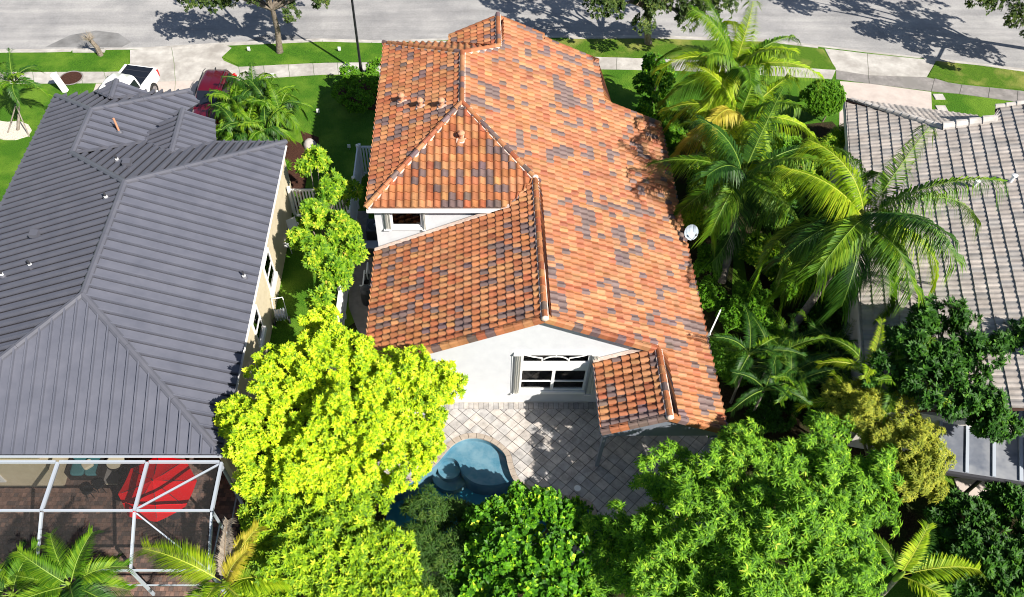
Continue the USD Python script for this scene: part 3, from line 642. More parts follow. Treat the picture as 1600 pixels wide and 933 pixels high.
obj('room', MB().span((wx0-0.3,WY+0.75,0.05),(wx1+0.3,WY+0.8,4.3)).span((wx0-0.35,WY+0.21,0.05),(wx0-0.3,WY+0.8,4.3)).span((wx1+0.3,WY+0.21,0.05),(wx1+0.35,WY+0.8,4.3)).span((wx0-0.3,WY+0.21,0.0),(wx1+0.3,WY+0.8,0.05)), 'room_dark', house)
def accordion(x0, x1, z0, z1, y, n, parent):
    s = obj('storm_shutter', MB().span((x0,y-0.13,z0-0.02),(x1,y-0.005,z0+0.02)), 'white_paint', parent)
    obj('shutter_track', MB().span((x0,y-0.13,z1-0.02),(x1,y-0.005,z1+0.02)), 'white_paint', s)
    for k in range(n):
        a = x0+(x1-x0)*k/n; b = x0+(x1-x0)*(k+1)/n
        obj('shutter_blade', MB().beam((a+0.004,y-0.04,(z0+z1)/2), (b-0.004,y-0.12 if k%2==0 else y-0.10,(z0+z1)/2), z1-z0-0.05, 0.012, up=(0,1,0.01)), 'shutter_edge' if k == 0 else 'shutter_cream', s)
accordion(wx0-0.34, wx0-0.03, wz0-0.12, wz1+0.0, WY, 4, house); accordion(wx1+0.03, wx1+0.30, wz0-0.12, wz1+0.0, WY, 5, house)
window(house, u0[0], u1[0], uz0, uz1, UY+0.05, 1, [uz0+(uz1-uz0)*0.62], fw=0.055)
obj('sill', MB().span((u0[0]-0.08, UY-0.07, uz0-0.12), (u1[0]+0.04, UY+0.1, uz0-0.003)), 'white_paint', house)
accordion(u0[0]-0.34, u0[0]-0.03, uz0-0.1, uz1+0.05, UY, 3, house); accordion(u1[0]+0.02, u1[0]+0.16, uz0-0.1, uz1+0.05, UY, 3, house)
obj('room', MB().span((u0[0]-0.2,UY+0.6,2.8),(u1[0]+0.2,UY+0.65,5.1)), 'blind_grey', house)
# rear porch: beam, gable panel, posts
PY = 14.98
zb = atY(1000, 681, PY)[2]
wall_xz('porch_gable', [(5.05, zb), (9.1, zb), (9.1, P_R.z(9.1,0)-0.18), (7.0, P_R.z(7.0,0)-0.2), (4.9, P_PL.z(4.9,0)-0.18), (4.9, zb)], PY, PY+0.1, 'porch_paint', house)
obj('porch_beam', MB().span((4.78, PY+0.11, zb), (4.93, 18.05, zb+0.25)), 'porch_paint', house)
for x in (4.98, 9.0):
    po = obj('porch_post', MB().span((x-0.07, PY+0.01, 0.03), (x+0.07, PY+0.15, zb-0.002)), 'porch_paint', house)
    obj('post_cap', MB().span((x-0.14, PY-0.05, zb-0.06), (x+0.14, PY+0.2, zb-0.004)), 'porch_paint', po)
obj('porch_ceiling', MB().span((4.95,PY+0.12,zb+0.3),(8.7,18.0,zb+0.33)), 'porch_paint', house)
# roof vents
def vent(pl_, u, v, parent, m='terracotta'):
    p = pl_.hit(u, v)
    h = obj('roof_vent', MB().lathe(p+[0,0,0.0], [(0.17,0.0),(0.16,0.07),(0.09,0.10),(0.085,0.3),(0.0,0.3)], 12).lathe(p+[0,0,0.30], [(0.0,0.01),(0.14,0.0),(0.15,0.06),(0.07,0.15),(0.0,0.16)], 12), m, parent, smooth=False)
    obj('vent_collar', MB().slab([p+np.array([dx,dy,pl_.ax*dx+pl_.ay*dy+0.085]) for dx, dy in ((-0.2,-0.2),(0.2,-0.2),(0.2,0.2),(-0.2,0.2))], 0.05), 'mortar', h)
for u, v in ((628,160),(657,168),(690,168)): vent(P_UL, u, v, house)
vent(P_RH, 721, 219, house)

# ================================================================== STANDING SEAM METAL ROOF HOUSE
rng = np.random.default_rng(21)
mh = thing('metal_roof_house', 'cream stucco house with the dark grey standing seam metal roof', 'house', loc=(-14.2, 21, 0))
M_R = Plane(-0.3846, 0, -14.16, 0, 5.5); M_L = Plane(0.3246, 0, -14.16, 0, 5.5); M_B = Plane(0, 0.3804, 0, 19.1, 5.5)
M_C = Plane(0, -0.39, 0, 25.24, 5.5); M_B2 = Plane(-0.3846, 0, -17.77, 0, 4.33); M_F = Plane(0, -0.39, 0, 31.7, 4.33)
D_L = Plane(0.3846, 0, -13.65, 0, 4.0); D_R = Plane(-0.3846, 0, -13.65, 0, 4.0)
E_L = Plane(0.3846, 0, -17.55, 0, 3.80); E_R = Plane(-0.3846, 0, -17.55, 0, 3.80)
def seam_field(pl_, pts, parent, pitch=0.41, gw=0.035, far=False, off=0.0):
    """panels running down the slope, each with a raised seam on one side"""
    g = np.array([pl_.ax, pl_.ay]); dn = -g/np.linalg.norm(g); ac = np.array([-dn[1], dn[0]])
    xy = np.array([p[:2] for p in pts]); loc = np.stack([xy@ac, xy@dn], 1); pg = Polygon(loc).buffer(0)
    lo, hi = loc[:,0].min(), loc[:,0].max(); n = pl_.n
    k0 = math.floor((lo-off)/pitch); k1 = math.ceil((hi-off)/pitch)
    back = lambda q, d=0.0: (lambda w: np.array([w[0], w[1], pl_.z(w[0], w[1])])+n*d)(q[0]*ac+q[1]*dn)
    obj('roof_underlay', MB().slab([back(q, -0.035) for q in list(pg.exterior.coords)[:-1]], 0.04), 'roof_dark', parent)
    for k in range(k0, k1):
        a = off+k*pitch
        cell = pg.intersection(sbox(a+gw/2, -100, a+pitch-gw/2, 100))
        for c in getattr(cell, 'geoms', [cell]):
            if c.geom_type != 'Polygon' or c.area < 0.015: continue
            ring = list(c.exterior.coords)[:-1]
            mb = MB().slab([back(q, 0.012) for q in ring], 0.03)
            sm = c.intersection(sbox(a+pitch-gw/2-0.05, -100, a+pitch-gw/2, 100) if far else sbox(a+gw/2, -100, a+gw/2+0.05, 100))
            if sm.geom_type == 'Polygon' and sm.area > 0.002:
                mb.slab([back(q, 0.125) for q in list(sm.exterior.coords)[:-1]], 0.118)
            for rb in (0.33, 0.66):      # two shallow pencil ribs
                pass
            obj('roof_panel', mb, 'roof_metal', parent)
def trim(parent, a, b, w=0.26, up=None, lift=0.05, m='roof_trim'):
    """a folded cap along a ridge or hip in 3 m lengths"""
    a, b = np.asarray(a, float), np.asarray(b, float); L = np.linalg.norm(b-a); n = max(1, int(round(L/3.0))); d = (b-a)/n; dn = d/np.linalg.norm(d)
    x = np.cross(dn, [0,0,1]); x /= np.linalg.norm(x); z = np.cross(x, dn)
    for k in range(n):
        p, q = a+d*k, a+d*(k+1)-dn*0.01
        prof = [(-w/2, -0.02-w*0.13), (-w/2, 0.05-w*0.13), (-w*0.2, 0.075), (w*0.2, 0.075), (w/2, 0.05-w*0.13), (w/2, -0.02-w*0.13)]
        rows = [np.array([e+x*i+z*(j+lift) for i, j in prof]) for e in (p, q)]; m6 = 6
        f = [[i, i+1, m6+i+1] for i in range(5)]+[[i, m6+i+1, m6+i] for i in range(5)]+[[0,2,1],[0,3,2],[0,4,3],[0,5,4],[6,7,8],[6,8,9],[6,9,10],[6,10,11]]
        obj('ridge_cap', (np.concatenate(rows), np.array(f)), m, parent)
R1 = np.array([-14.16, 19.1, 5.5]); R2 = np.array([-14.16, 25.24, 5.5])
RRc = np.array([-8.68, 13.58, M_B.z(0,13.58)]); FRc = np.array([-8.68, 30.6, M_C.z(0,30.6)]); RLc = np.array([-20.63, 13.58, M_B.z(0,13.58)])
Q1, Q2 = M_L.hit(113,240), M_L.hit(143,172)
qf = M_B2.hit(297,142); ql = M_L.hit(88,150)
seam_field(M_R, [R1, R2, FRc, RRc], mh, 0.5, 0.045); seam_field(M_B, [R1, RRc, RLc], mh)
seam_field(M_L, [R1, RLc, np.array([-20.63, ql[1], 0]), ql, Q2, Q1, R2], mh, 0.41, 0.11, True)
seam_field(M_C, [R2, FRc, M_C.hit(338,222), M_C.hit(267,240), M_C.hit(229,222), Q1], mh, 0.41, 0.12)
seam_field(M_B2, [Q1, Q2, qf, M_B2.hit(312,160), M_B2.hit(286,176), M_B2.hit(234,208), M_B2.hit(229,222)], mh, 0.5, 0.06)
seam_field(M_F, [Q2, qf, M_F.hit(240,143), M_F.hit(150,143.5), ql], mh, 0.41, 0.12)
dr, df = D_R.hit(267,240), D_R.hit(286,171)
seam_field(D_L, [D_L.hit(267,240), D_L.hit(286,171), D_L.hit(234,207), D_L.hit(228,222)], mh, 0.41, 0.11, True)
seam_field(D_R, [dr, df, D_R.hit(336,188), D_R.hit(338,222)], mh)
er, ef = E_R.hit(173,154), E_R.hit(182.5,125.6)
seam_field(E_R, [er, ef, E_R.hit(238,146), E_R.hit(215,152)], mh); seam_field(E_L, [E_L.hit(173,154), E_L.hit(182.5,125.6), E_L.hit(150,143)], mh)
for a, b in [(R1,R2), (R1,RRc), (R1,RLc), (R2,FRc), (R2,Q1), (Q1,Q2), (Q2,qf), (Q2,ql), (dr,df), (er,ef)]: trim(mh, a, b)
for a, b in [(Q1, M_B2.hit(229,222)), (M_C.hit(229,222), dr), (dr, M_C.hit(338,222)), (er, E_R.hit(238,146)), (er, E_L.hit(150,143))]: strip(mh, 'valley_flashing', a, b, 0.16, 0.04, 'roof_trim', lift=0.04)
mfas = lambda a, b: strip(mh, 'gutter', a, b, 0.10, 0.13, 'roof_trim', lift=-0.07)
mfas(RLc-[0.05,0,0], np.array([-20.68, ql[1], RLc[2]])); mfas(FRc+[0,0.05,0], M_C.hit(338,222)+[0,0.05,0])
strip(mh, 'fascia', RRc-[0,0.04,0], RLc-[0,0.04,0], 0.05, 0.07, 'aluminium_white', lift=-0.08)
obj('soffit', MB().slab([RRc-[0,0,0.2], FRc-[0,0,0.2], np.array([-20.6,30.6,FRc[2]-0.2]), RLc-[0,0,0.2]], 0.04), 'white_paint', mh)
WX = -8.86
mw0, mw1 = 13.95, 30.3
obj('side_wall', MB().span((WX-0.2, mw0, 0), (WX, mw1, 3.2)), 'stucco_cream', mh)
obj('front_wall', MB().span((-14.0, mw1-0.2, 0), (WX-0.2, mw1, 3.2)), 'stucco_cream', mh)
obj('far_wall', MB().span((-20.2,16.5,0),(-20.0,32.0,3.2)), 'stucco_cream', mh)
obj('garage_wall', MB().span((-20.0,32.0,0),(-14.5,32.2,2.9)), 'stucco_cream', mh)
obj('rear_wall', MB().span((-20.0,14.1,0),(-15.8,14.3,3.1)), 'stucco_cream', mh); obj('rear_wall', MB().span((-15.8,16.6,0),(-9.07,16.8,3.1)), 'stucco_cream', mh); obj('lanai_wall', MB().span((-16.0,14.301,0),(-15.8,16.599,3.1)), 'stucco_cream', mh)
rw = obj('window', MB().span((-19.9,14.04,0.5),(-17.8,14.098,2.2)), 'white_paint', mh); obj('pane', MB().span((-19.75,14.03,0.65),(-17.95,14.045,2.05)), 'car_glass', rw)
obj('lanai_wall', MB().span((-11.8,13.95,0),(-11.6,15.99,3.2)), 'stucco_cream', mh) if False else None
def side_window(y0, y1, z0, z1):
    X = WX
    w = obj('window', MB().span((X,y0,z0),(X+0.06,y0+0.07,z1)).span((X,y1-0.07,z0),(X+0.06,y1,z1)).span((X,y0+0.07,z0),(X+0.06,y1-0.07,z0+0.07)).span((X,y0+0.07,z1-0.07),(X+0.06,y1-0.07,z1)), 'white_paint', mh)
    zm = (z0+z1)/2
    obj('rail', MB().span((X+0.005,y0+0.07,zm-0.03),(X+0.055,y1-0.07,zm+0.03)), 'white_paint', w)
    for a, b in ((z0+0.07,zm-0.03),(zm+0.03,z1-0.07)): obj('pane', MB().span((X+0.02,y0+0.072,a+0.002),(X+0.026,y1-0.072,b-0.002)), 'window_glass', w)
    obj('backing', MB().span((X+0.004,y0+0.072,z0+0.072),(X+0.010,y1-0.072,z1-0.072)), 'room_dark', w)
    obj('sill', MB().span((X+0.002,y0-0.06,z0-0.22),(X+0.12,y1+0.06,z0-0.002)), 'white_paint', w)
def xwin(top, bot, z0f=None):
    a, b = atX(*top, WX), atX(*bot, WX); return a, b
a, b = atX(415,394,WX), atX(421,470,WX)
side_window(23.2, 24.45, 1.1, 2.65)
side_window(20.1, 21.15, 1.25, 2.65)
# pipes and vents on the metal roof
def mvent(pl_, u, v, kind):
    p = pl_.hit(u, v); n = pl_.n
    if kind == 'pipe':
        h = obj('vent_pipe', MB().tube([p, p+[0,0,0.75]], 0.05, 10), 'terracotta', mh); obj('pipe_flashing', MB().lathe(p, [(0.16,-0.04),(0.15,0.05),(0.07,0.12),(0.05,0.12)], 12), 'roof_trim', h)
    elif kind == 'short':
        h = obj('vent_pipe', MB().tube([p, p+[0,0,0.35]], 0.045, 10), 'dark_metal', mh); obj('pipe_flashing', MB().lathe(p, [(0.14,-0.04),(0.13,0.05),(0.06,0.10),(0.045,0.10)], 12), 'roof_trim', h)
        obj('pipe_seal', MB().lathe(p+[0,0,0.1], [(0.075,0.0),(0.075,0.05),(0.05,0.06)], 10), 'white_plastic', h)
    else:
        h = obj('vent_hood', MB().box(p+[0,0,0.20], (0.34,0.34,0.16)), 'roof_trim', mh); obj('hood_base', MB().box(p+[0,0,0.06], (0.26,0.26,0.14)), 'roof_metal', h)
mvent(M_B2, 187, 207, 'pipe'); mvent(M_C, 184, 252, 'short'); mvent(M_C, 201, 259, 'hood'); mvent(M_L, 57, 371, 'hood')
mvent(M_L, 49, 417, 'short'); mvent(M_L, 5, 432, 'short'); mvent(M_L, 167, 311, 'short'); mvent(M_R, 382, 434, 'short')

# ------------------------------------------------------------------ screened patio behind the metal roof house
sc = thing('screen_enclosure', 'white aluminium framed pool screen behind the metal roof house', 'screen enclosure', loc=(-12, 11.5, 0))
ZT = 3.12; ye, ym, yo = 13.40, 11.55, 9.75
xs = [-23.0, -17.6, -14.45, -11.32, -8.72]
zo = 2.3
def bar(name, a, b, w=0.10, h=0.12, m='aluminium_white'): obj(name, MB().beam(a, b, w*0.78, h*0.85), m, sc)
for k, x in enumerate(xs):
    bar('roof_beam', (x,ye,ZT), (x,ym,ZT), 0.12, 0.16); bar('mansard_beam', (x,ym-0.05,ZT-0.03), (x,yo,zo)); bar('post', (x,yo,0.05), (x,yo,zo-0.05))
for k in range(len(xs)-1):
    bar('eave_rail', (xs[k]+0.07,ye+0.02,ZT+0.02), (xs[k+1]-0.07,ye+0.02,ZT+0.02), 0.09, 0.16); bar('cross_rail', (xs[k]+0.07,ym,ZT), (xs[k+1]-0.07,ym,ZT), 0.09, 0.11)
    bar('eave_rail', (xs[k]+0.06,yo,zo), (xs[k+1]-0.06,yo,zo), 0.08, 0.10); bar('chair_rail', (xs[k]+0.06,yo,0.95), (xs[k+1]-0.06,yo,0.95), 0.05, 0.07)
bar('brace', (-11.26,ym+0.06,ZT), (-8.8,ye-0.06,ZT), 0.07, 0.09); bar('brace', (-11.26,ym-0.08,ZT-0.06), (-8.80,yo+0.05,zo+0.02), 0.06, 0.08)
bar('post', (-8.72,ye-0.1,0.05), (-8.72,ye-0.1,ZT-0.1)); bar('post', (-8.72,ym,0.05), (-8.72,ym,ZT-0.1), 0.09, 0.09); bar('side_rail', (-8.72,ye-0.16,0.95),(-8.72,ym+0.06,0.95),0.05,0.07); bar('side_rail', (-8.72,ym-0.06,0.95),(-8.72,yo+0.06,0.95),0.05,0.07)
bar('side_rail', (-8.72,ym-0.06,2.1),(-8.72,yo+0.06,2.1),0.05,0.07)
for k in range(len(xs)-1):
    scr = MB(); a, b = xs[k]+0.06, xs[k+1]-0.06
    scr.add([[a,ym+0.06,ZT],[b,ym+0.06,ZT],[b,ye-0.05,ZT],[a,ye-0.05,ZT]], [[0,1,2,3]]); obj('screen_panel', scr, 'screen_mesh', sc)
    scr = MB(); scr.add([[a,yo+0.05,zo+0.03],[b,yo+0.05,zo+0.03],[b,ym-0.06,ZT-0.05],[a,ym-0.06,ZT-0.05]], [[0,1,2,3]]); obj('screen_panel', scr, 'screen_mesh', sc)
bp = thing('brick_patio', 'brown brick paver floor inside the white screen enclosure', 'patio', kind='structure')
obj('mortar_bed', ground_slab(sbox(-23.5,9.6,-8.7,16.0), 0.014, 0.1), 'grout', bp)
tb = [(0.20,0.125,0.10),(0.16,0.11,0.095),(0.25,0.155,0.125),(0.13,0.095,0.085)]
cnt = 0; rest = MB(); rt = []
bricks = []
for i in range(0, 36):
    for j in range(0, 66):
        x = -18.6+j*0.16; y = 9.7+i*0.18
        if x > -8.85: continue
        bricks.append((x+(0.08 if i%2 else 0), y))
bricks.sort(key=lambda b: (b[0]+13)**2+(b[1]-11)**2)
for k, (x, y) in enumerate(bricks):
    m = MB().span((x+0.004,y+0.004,0.0),(x+0.154,y+0.172,0.03+rng.uniform(-0.003,0.003))); t = np.array(tb[rng.integers(4)])*rng.uniform(0.85,1.15)
    v, f = m.build(); rest.add(v, f); rt.append(np.tile(t, (len(v),1)))
obj('brick_pavers', rest, 'brick_paver', bp, tone=np.vstack(rt), kind='stuff')
# red umbrella
p = at(243, 757, 2.3); um = thing('patio_umbrella', 'large red octagonal umbrella open under the screen enclosure', 'umbrella', loc=(p[0], p[1], 0.03))
R = 1.38
for k in range(8):
    a0, a1 = 2*PI*k/8+0.2, 2*PI*(k+1)/8+0.2
    q0, q1 = np.array([math.cos(a0)*R, math.sin(a0)*R, 2.05]), np.array([math.cos(a1)*R, math.sin(a1)*R, 2.05]); top = np.array([0,0,2.58])
    g = []
    for i in range(7):
        s = i/6
        for j in range(5):
            u_ = j/4; e = top*(1-s)+(q0*(1-u_)+q1*u_)*s; sag = 0.10*math.sin(PI*u_)*s*0.7+0.05*math.sin(PI*s); g.append(e-[0,0,sag*0.8])
    g = np.array(g); f = []
    for i in range(6):
        for j in range(4): A = i*5+j; f += [[A,A+5,A+6],[A,A+6,A+1]]
    v = np.vstack([g, g-[0,0,0.006]]); ff = np.array(f); ff = np.vstack([ff, ff[:, ::-1]+len(g)])
    obj('canopy_panel', (v, ff), 'red_fabric', um, local=True, smooth=True)
    obj('rib', MB().tube([top-[0,0,0.04], q0-[0,0,0.02]], 0.012, 5), 'dark_metal', um, local=True)
obj('pole', MB().tube([[0,0,0.05],[0,0,2.62]], 0.025, 10), 'dark_metal', um, local=True); obj('base', MB().lathe([0,0,0], [(0.0,0.0),(0.3,0.0),(0.3,0.06),(0.1,0.10),(0.05,0.25),(0.0,0.25)], 20), 'dark_metal', um, local=True)
# sofa, stools, round tables
p = at(133, 742, 0.3); so = thing('patio_sofa', 'dark wicker sofa with teal cushions and cream pillow below the eave', 'sofa', loc=(p[0], p[1]+0.35, 0.03))
obj('base', MB().box((0,0,0.16),(1.3,0.9,0.28)), 'wicker_dark', so, local=True); obj('backrest', MB().box((0,0.42,0.5),(1.3,0.12,0.5)), 'wicker_dark', so, local=True)
for sx in (-0.6, 0.6): obj('arm', MB().box((sx,-0.05,0.42),(0.1,0.8,0.24)), 'wicker_dark', so, local=True)
def pillow(c, d, rot=0):
    m = sph((0,0,0), 1.0, 3); v = m.vertices; v = np.sign(v)*np.abs(v)**0.45*np.array(d)/2; c_, s_ = math.cos(rot), math.sin(rot); v = v@np.array([[c_,s_,0],[-s_,c_,0],[0,0,1]]); m.vertices = v+np.array(c); return m
for sx in (-0.28, 0.28): obj('cushion', pillow((sx,-0.05,0.37),(0.55,0.78,0.16)), 'teal_fabric', so, local=True, smooth=True); obj('back_cushion', pillow((sx,0.3,0.62),(0.54,0.16,0.42)), 'teal_fabric', so, local=True, smooth=True)
obj('pillow', pillow((0.1,-0.02,0.5),(0.4,0.38,0.14), 0.7), 'cream_fabric', so, local=True, smooth=True)
for (u, v), lab in (((137,766),'round black stool nearest the rear of the screened brick patio'), ((155,757),'round black stool beside the grey mat under the eave')):
    p = at(u, v, 0.45); st_ = thing('patio_stool', lab, 'stool', loc=(p[0], p[1], 0.03), group=None)
    obj('seat', MB().lathe((0,0,0.42), [(0,0),(0.2,0),(0.22,0.03),(0.2,0.07),(0,0.08)], 18), 'black_metal', st_, local=True)
    for k in range(4): a = PI/4+k*PI/2; obj('leg', MB().tube([(0.12*math.cos(a),0.12*math.sin(a),0.42),(0.2*math.cos(a),0.2*math.sin(a),0.0)], 0.015, 6), 'black_metal', st_, local=True)
p = at(181, 722, 0.7); tb_ = thing('side_table', 'round dark rimmed table with cream top under the metal eave', 'table', loc=(p[0], p[1], 0.03))
obj('table_top', MB().lathe((0,0,0.68), [(0,0),(0.34,0),(0.34,0.03),(0,0.035)], 24), 'cream_fabric', tb_, local=True); obj('rim', MB().lathe((0,0,0.66), [(0.34,0),(0.38,0.0),(0.38,0.06),(0.34,0.06)], 24), 'wicker_dark', tb_, local=True)
obj('pedestal', MB().lathe((0,0,0), [(0.2,0),(0.2,0.03),(0.04,0.06),(0.04,0.67)], 14), 'wicker_dark', tb_, local=True)
p0 = at(168, 745); mt = thing('outdoor_mat', 'pale grey outdoor mat on the brick patio beside the umbrella', 'mat', loc=(p0[0], p0[1], 0.035)); obj('mat', MB().box((0,0.6,0.012),(1.0,1.9,0.012)), 'concrete_dark', mt, local=True); obj('hem', MB().box((0,-0.36,0.014),(1.0,0.04,0.016)), 'cream_fabric', mt, local=True)

# ================================================================== PLANTS
def rot_frames(nrm, spin):
    """(K,3,3) frames whose z is nrm"""
    n = nrm/np.linalg.norm(nrm, axis=1, keepdims=True)
    h = np.where(np.abs(n[:, 2:]) < 0.9, np.array([[0,0,1.0]]), np.array([[1.0,0,0]]))
    x = np.cross(h, n); x /= np.linalg.norm(x, axis=1, keepdims=True); y = np.cross(n, x)
    c, s = np.cos(spin)[:,None], np.sin(spin)[:,None]
    return np.stack([x*c+y*s, -x*s+y*c, n], 2)
def rosette(n, length, width, pitch0, pitch1, r, fold=0.14, shape=0.45, droop=0.0):
    """n leaves round an axis; each leaf five corners, folded on its midrib"""
    V, Fc = [], []
    for k in range(n):
        a = 2*PI*(k+r.uniform(-0.3,0.3))/n*1.0; p = r.uniform(pitch0, pitch1); L = length*r.uniform(0.75,1.15); W = width*r.uniform(0.85,1.15)
        d = np.array([math.cos(a)*math.cos(p), math.sin(a)*math.cos(p), math.sin(p)]); sd = np.array([-math.sin(a), math.cos(a), 0]); up = np.cross(d, sd)
        mid = d*L*shape; tip = d*L-np.array([0,0,droop*L]); b = d*L*0.06
        q = [b, mid+sd*W/2+up*W*fold, mid-sd*W/2+up*W*fold, mid, tip]
        o = len(V); V += q; Fc += [[o,o+3,o+1],[o,o+2,o+3],[o+3,o+4,o+1],[o+3,o+2,o+4]]
    return np.array(V), np.array(Fc)
def scatter(protos, pos, nrm, scale, r):
    out = MB(); pick = r.integers(len(protos), size=len(pos)); R = rot_frames(nrm, r.uniform(0, 2*PI, len(pos)))
    for k, (v, f) in enumerate(protos):
        idx = np.nonzero(pick == k)[0]
        if not len(idx): continue
        V = np.einsum('kij,mj->kmi', R[idx], v)*scale[idx][:,None,None]+pos[idx][:,None,:]
        out.add(V.reshape(-1,3), (f[None]+(np.arange(len(idx))*len(v))[:,None,None]).reshape(-1,3))
    return out
def leaf_tones(n_verts, r, group=40):
    n = n_verts//5; a = r.random(n); b = np.repeat(r.random(n//group+1), group)[:n]
    return np.tile(np.repeat(np.clip(0.6*a+0.4*b, 0, 1), 5)[:,None], (1,3))
def leaves_obj(name, mb, m, parent, r):
    v, f = mb.build() if hasattr(mb, 'build') else mb
    return obj(name, (v, f), m, parent, tone=leaf_tones(len(v), r))
def crown_points(blobs, clumps, per, r, clump_r=0.45, up=0.5, low=-0.45, depth=0.3):
    """blobs: (centre, (rx, ry, rz), weight). clump centres sit on the blobs' uneven skins, each clump a little dome of rosettes"""
    P, N = [], []
    ws = np.array([b[2] for b in blobs], float); ws /= ws.sum()
    for (c, rad, _), wgt in zip(blobs, ws):
        m = max(3, int(round(clumps*wgt)))
        d = r.normal(size=(m*3, 3)); d /= np.linalg.norm(d, axis=1, keepdims=True); d = d[d[:,2] > low][:m]
        rr = 0.82+0.36*(meshkit.fbm(d*1.7+np.asarray(c)[None], 2)-0.5)+r.uniform(-depth, 0.06, len(d))
        cc = np.asarray(c)+d*np.asarray(rad)*rr[:,None]
        nn = d/np.asarray(rad); nn /= np.linalg.norm(nn, axis=1, keepdims=True); nn = nn*(1-up)+np.array([0.30,-0.30,0.85])*up; nn /= np.linalg.norm(nn, axis=1, keepdims=True)
        fr = rot_frames(nn, r.uniform(0, 2*PI, len(cc)))
        k = r.poisson(per, len(cc))+2
        for i in range(len(cc)):
            t = r.uniform(0, 2*PI, k[i]); q = np.sqrt(r.uniform(0, 1, k[i])); cr = clump_r*r.uniform(0.6,1.25)
            l = np.stack([np.cos(t)*q*cr, np.sin(t)*q*cr, (1-q**2)*cr*0.85+r.normal(0, 0.04, k[i])], 1)
            ln = np.stack([np.cos(t)*q*0.8, np.sin(t)*q*0.8, np.ones(k[i])], 1)
            P.append(cc[i]+l@fr[i].T); N.append(ln@fr[i].T+np.array([0.45,-0.45,0.55])*1.1)   # leaves turn to the light
    return np.concatenate(P), np.concatenate(N)
def limbs(base, top, r0, tips, r, m='bark', parent=None):
    base, top = np.asarray(base, float), np.asarray(top, float)
    mid = (base+top)/2+r.normal(0, 0.08, 3)*[1,1,0]
    obj('trunk', MB().tube([base-[0,0,0.1], base+(mid-base)*0.15, mid, top], [r0*1.35, r0*1.05, r0*0.85, r0*0.7], 9), m, parent, smooth=True)
    for t in tips:
        t = np.asarray(t, float); k = (top+t)/2+np.array([0,0,0.12*np.linalg.norm(t-top)])+r.normal(0, 0.12, 3)
        obj('limb', MB().tube([top-[0,0,0.1], k, t], [r0*0.55, r0*0.36, r0*0.12], 6), m, parent, smooth=True)
def tree(name, label, cat, base, top, r0, blobs, protos, leafm, clumps, per, r, clump_r=0.45, up=0.5, sc=(0.8,1.25), bark='bark', inner=True, low=-0.45, group=None, depth=0.3, tips=None):
    t = thing(name, label, cat, loc=(base[0], base[1], 0), group=group)
    tips = tips if tips is not None else [np.asarray(b[0])+np.asarray(b[1])*d for b in blobs for d in ((0.3,0.2,0.2),(-0.3,-0.1,0.2))]
    limbs(base, top, r0, tips, r, bark, t)
    P, N = crown_points(blobs, clumps, per, r, clump_r, up, low, depth)
    leaves_obj('crown', scatter(protos, P, N, r.uniform(*sc, len(P)), r), leafm, t, r)
    return t

# ================================================================== GREY TILE ROOF HOUSE
rng = np.random.default_rng(33)
gh = thing('grey_roof_house', 'stucco house with the pale grey weathered concrete tile roof', 'house', loc=(20, 24, 0))
GA = math.radians(12.8); GE = np.array([math.sin(GA), math.cos(GA)]); GN = np.array([GE[1], -GE[0]])   # along the courses, and up the slope
gp = at(1344, 500, 3.0)
P_G = Plane(0.36*GN[0], 0.36*GN[1], gp[0], gp[1], 3.0)
gw = lambda a, b: (gp[0]+GN[0]*a+GE[0]*b, gp[1]+GN[1]*a+GE[1]*b)       # a metres up the slope, b along the eave
ga = lambda p: ((p[:2]-gp[:2])@GN, (p[:2]-gp[:2])@GE)
g1, g2, g3, g4 = P_G.hit(1331,158), P_G.hit(1473,200), P_G.hit(1556,188), P_G.hit(1556,168)
b1 = ga(g1)[1]; yb = ga(at(1346, 640, 3.0))[1]
a2, b2 = ga(g2); a3, b3 = ga(g3); a4, b4 = ga(g4)
outl = [gw(0,yb), gw(0,b1), gw(a2,b2), gw(a3,b3), gw(a4,b4), gw(a4+8,b4), gw(a4+8,yb)]
P_GF = Plane(-0.36*GE[0], -0.36*GE[1], g2[0], g2[1], g2[2]-0.03)
outf = [gw(0,b1), gw(a2,b2), gw(a3+0.6,b2), gw(a3+0.6,b1)]
g5 = np.array([*gw(a4+8,b4), P_G.z(*gw(a4+8,b4))])
T_P = [(0.45,0.40,0.365),(0.40,0.36,0.335),(0.49,0.44,0.405),(0.36,0.335,0.32)]
allt = []
for pl_, ds, xy in ((P_G, GE, outl), (P_GF, GN, outf)):
    st = to_st(pl_, ds, xy)
    tl, fr = tile_field(pl_, np.array(ds, float), st, 0.27, 0.44, 0.026, toff=st.bounds[1], drop=0.045)
    for v, f, c, r, col in tl: allt.append((v, f, c, np.array(T_P[rng.integers(4)])*rng.uniform(0.9,1.08)))
    obj('roof_deck', MB().slab([(x, y, pl_.z(x, y)-0.035) for x, y in xy], 0.12), 'roof_felt', gh)
allt.sort(key=lambda a: np.linalg.norm(a[2]-np.array([12.5, 22, 6])))
for v, f, c, tone in allt[:300]: obj('roof_tile', (v, f), 'clay_tile', gh, tone=tone)
mb = MB(); tt = []
for v, f, c, tone in allt[300:]: mb.add(v, f); tt.append(np.tile(tone, (len(v), 1)))
obj('far_roof_tiles', mb, 'clay_tile', gh, tone=np.vstack(tt), kind='stuff')
pale = lambda: np.array((0.60,0.56,0.53))*rng.uniform(0.9,1.08)
cap_run(gh, 'ridge_tile', g1, g2, 0.12, 0.4, 'clay_tile', pale); cap_run(gh, 'ridge_tile', g2+[0,0,0.05], g3+[0,0,0.05], 0.19, 0.5, 'clay_tile', pale); cap_run(gh, 'ridge_tile', g4, g5, 0.11, 0.4, 'clay_tile', pale)
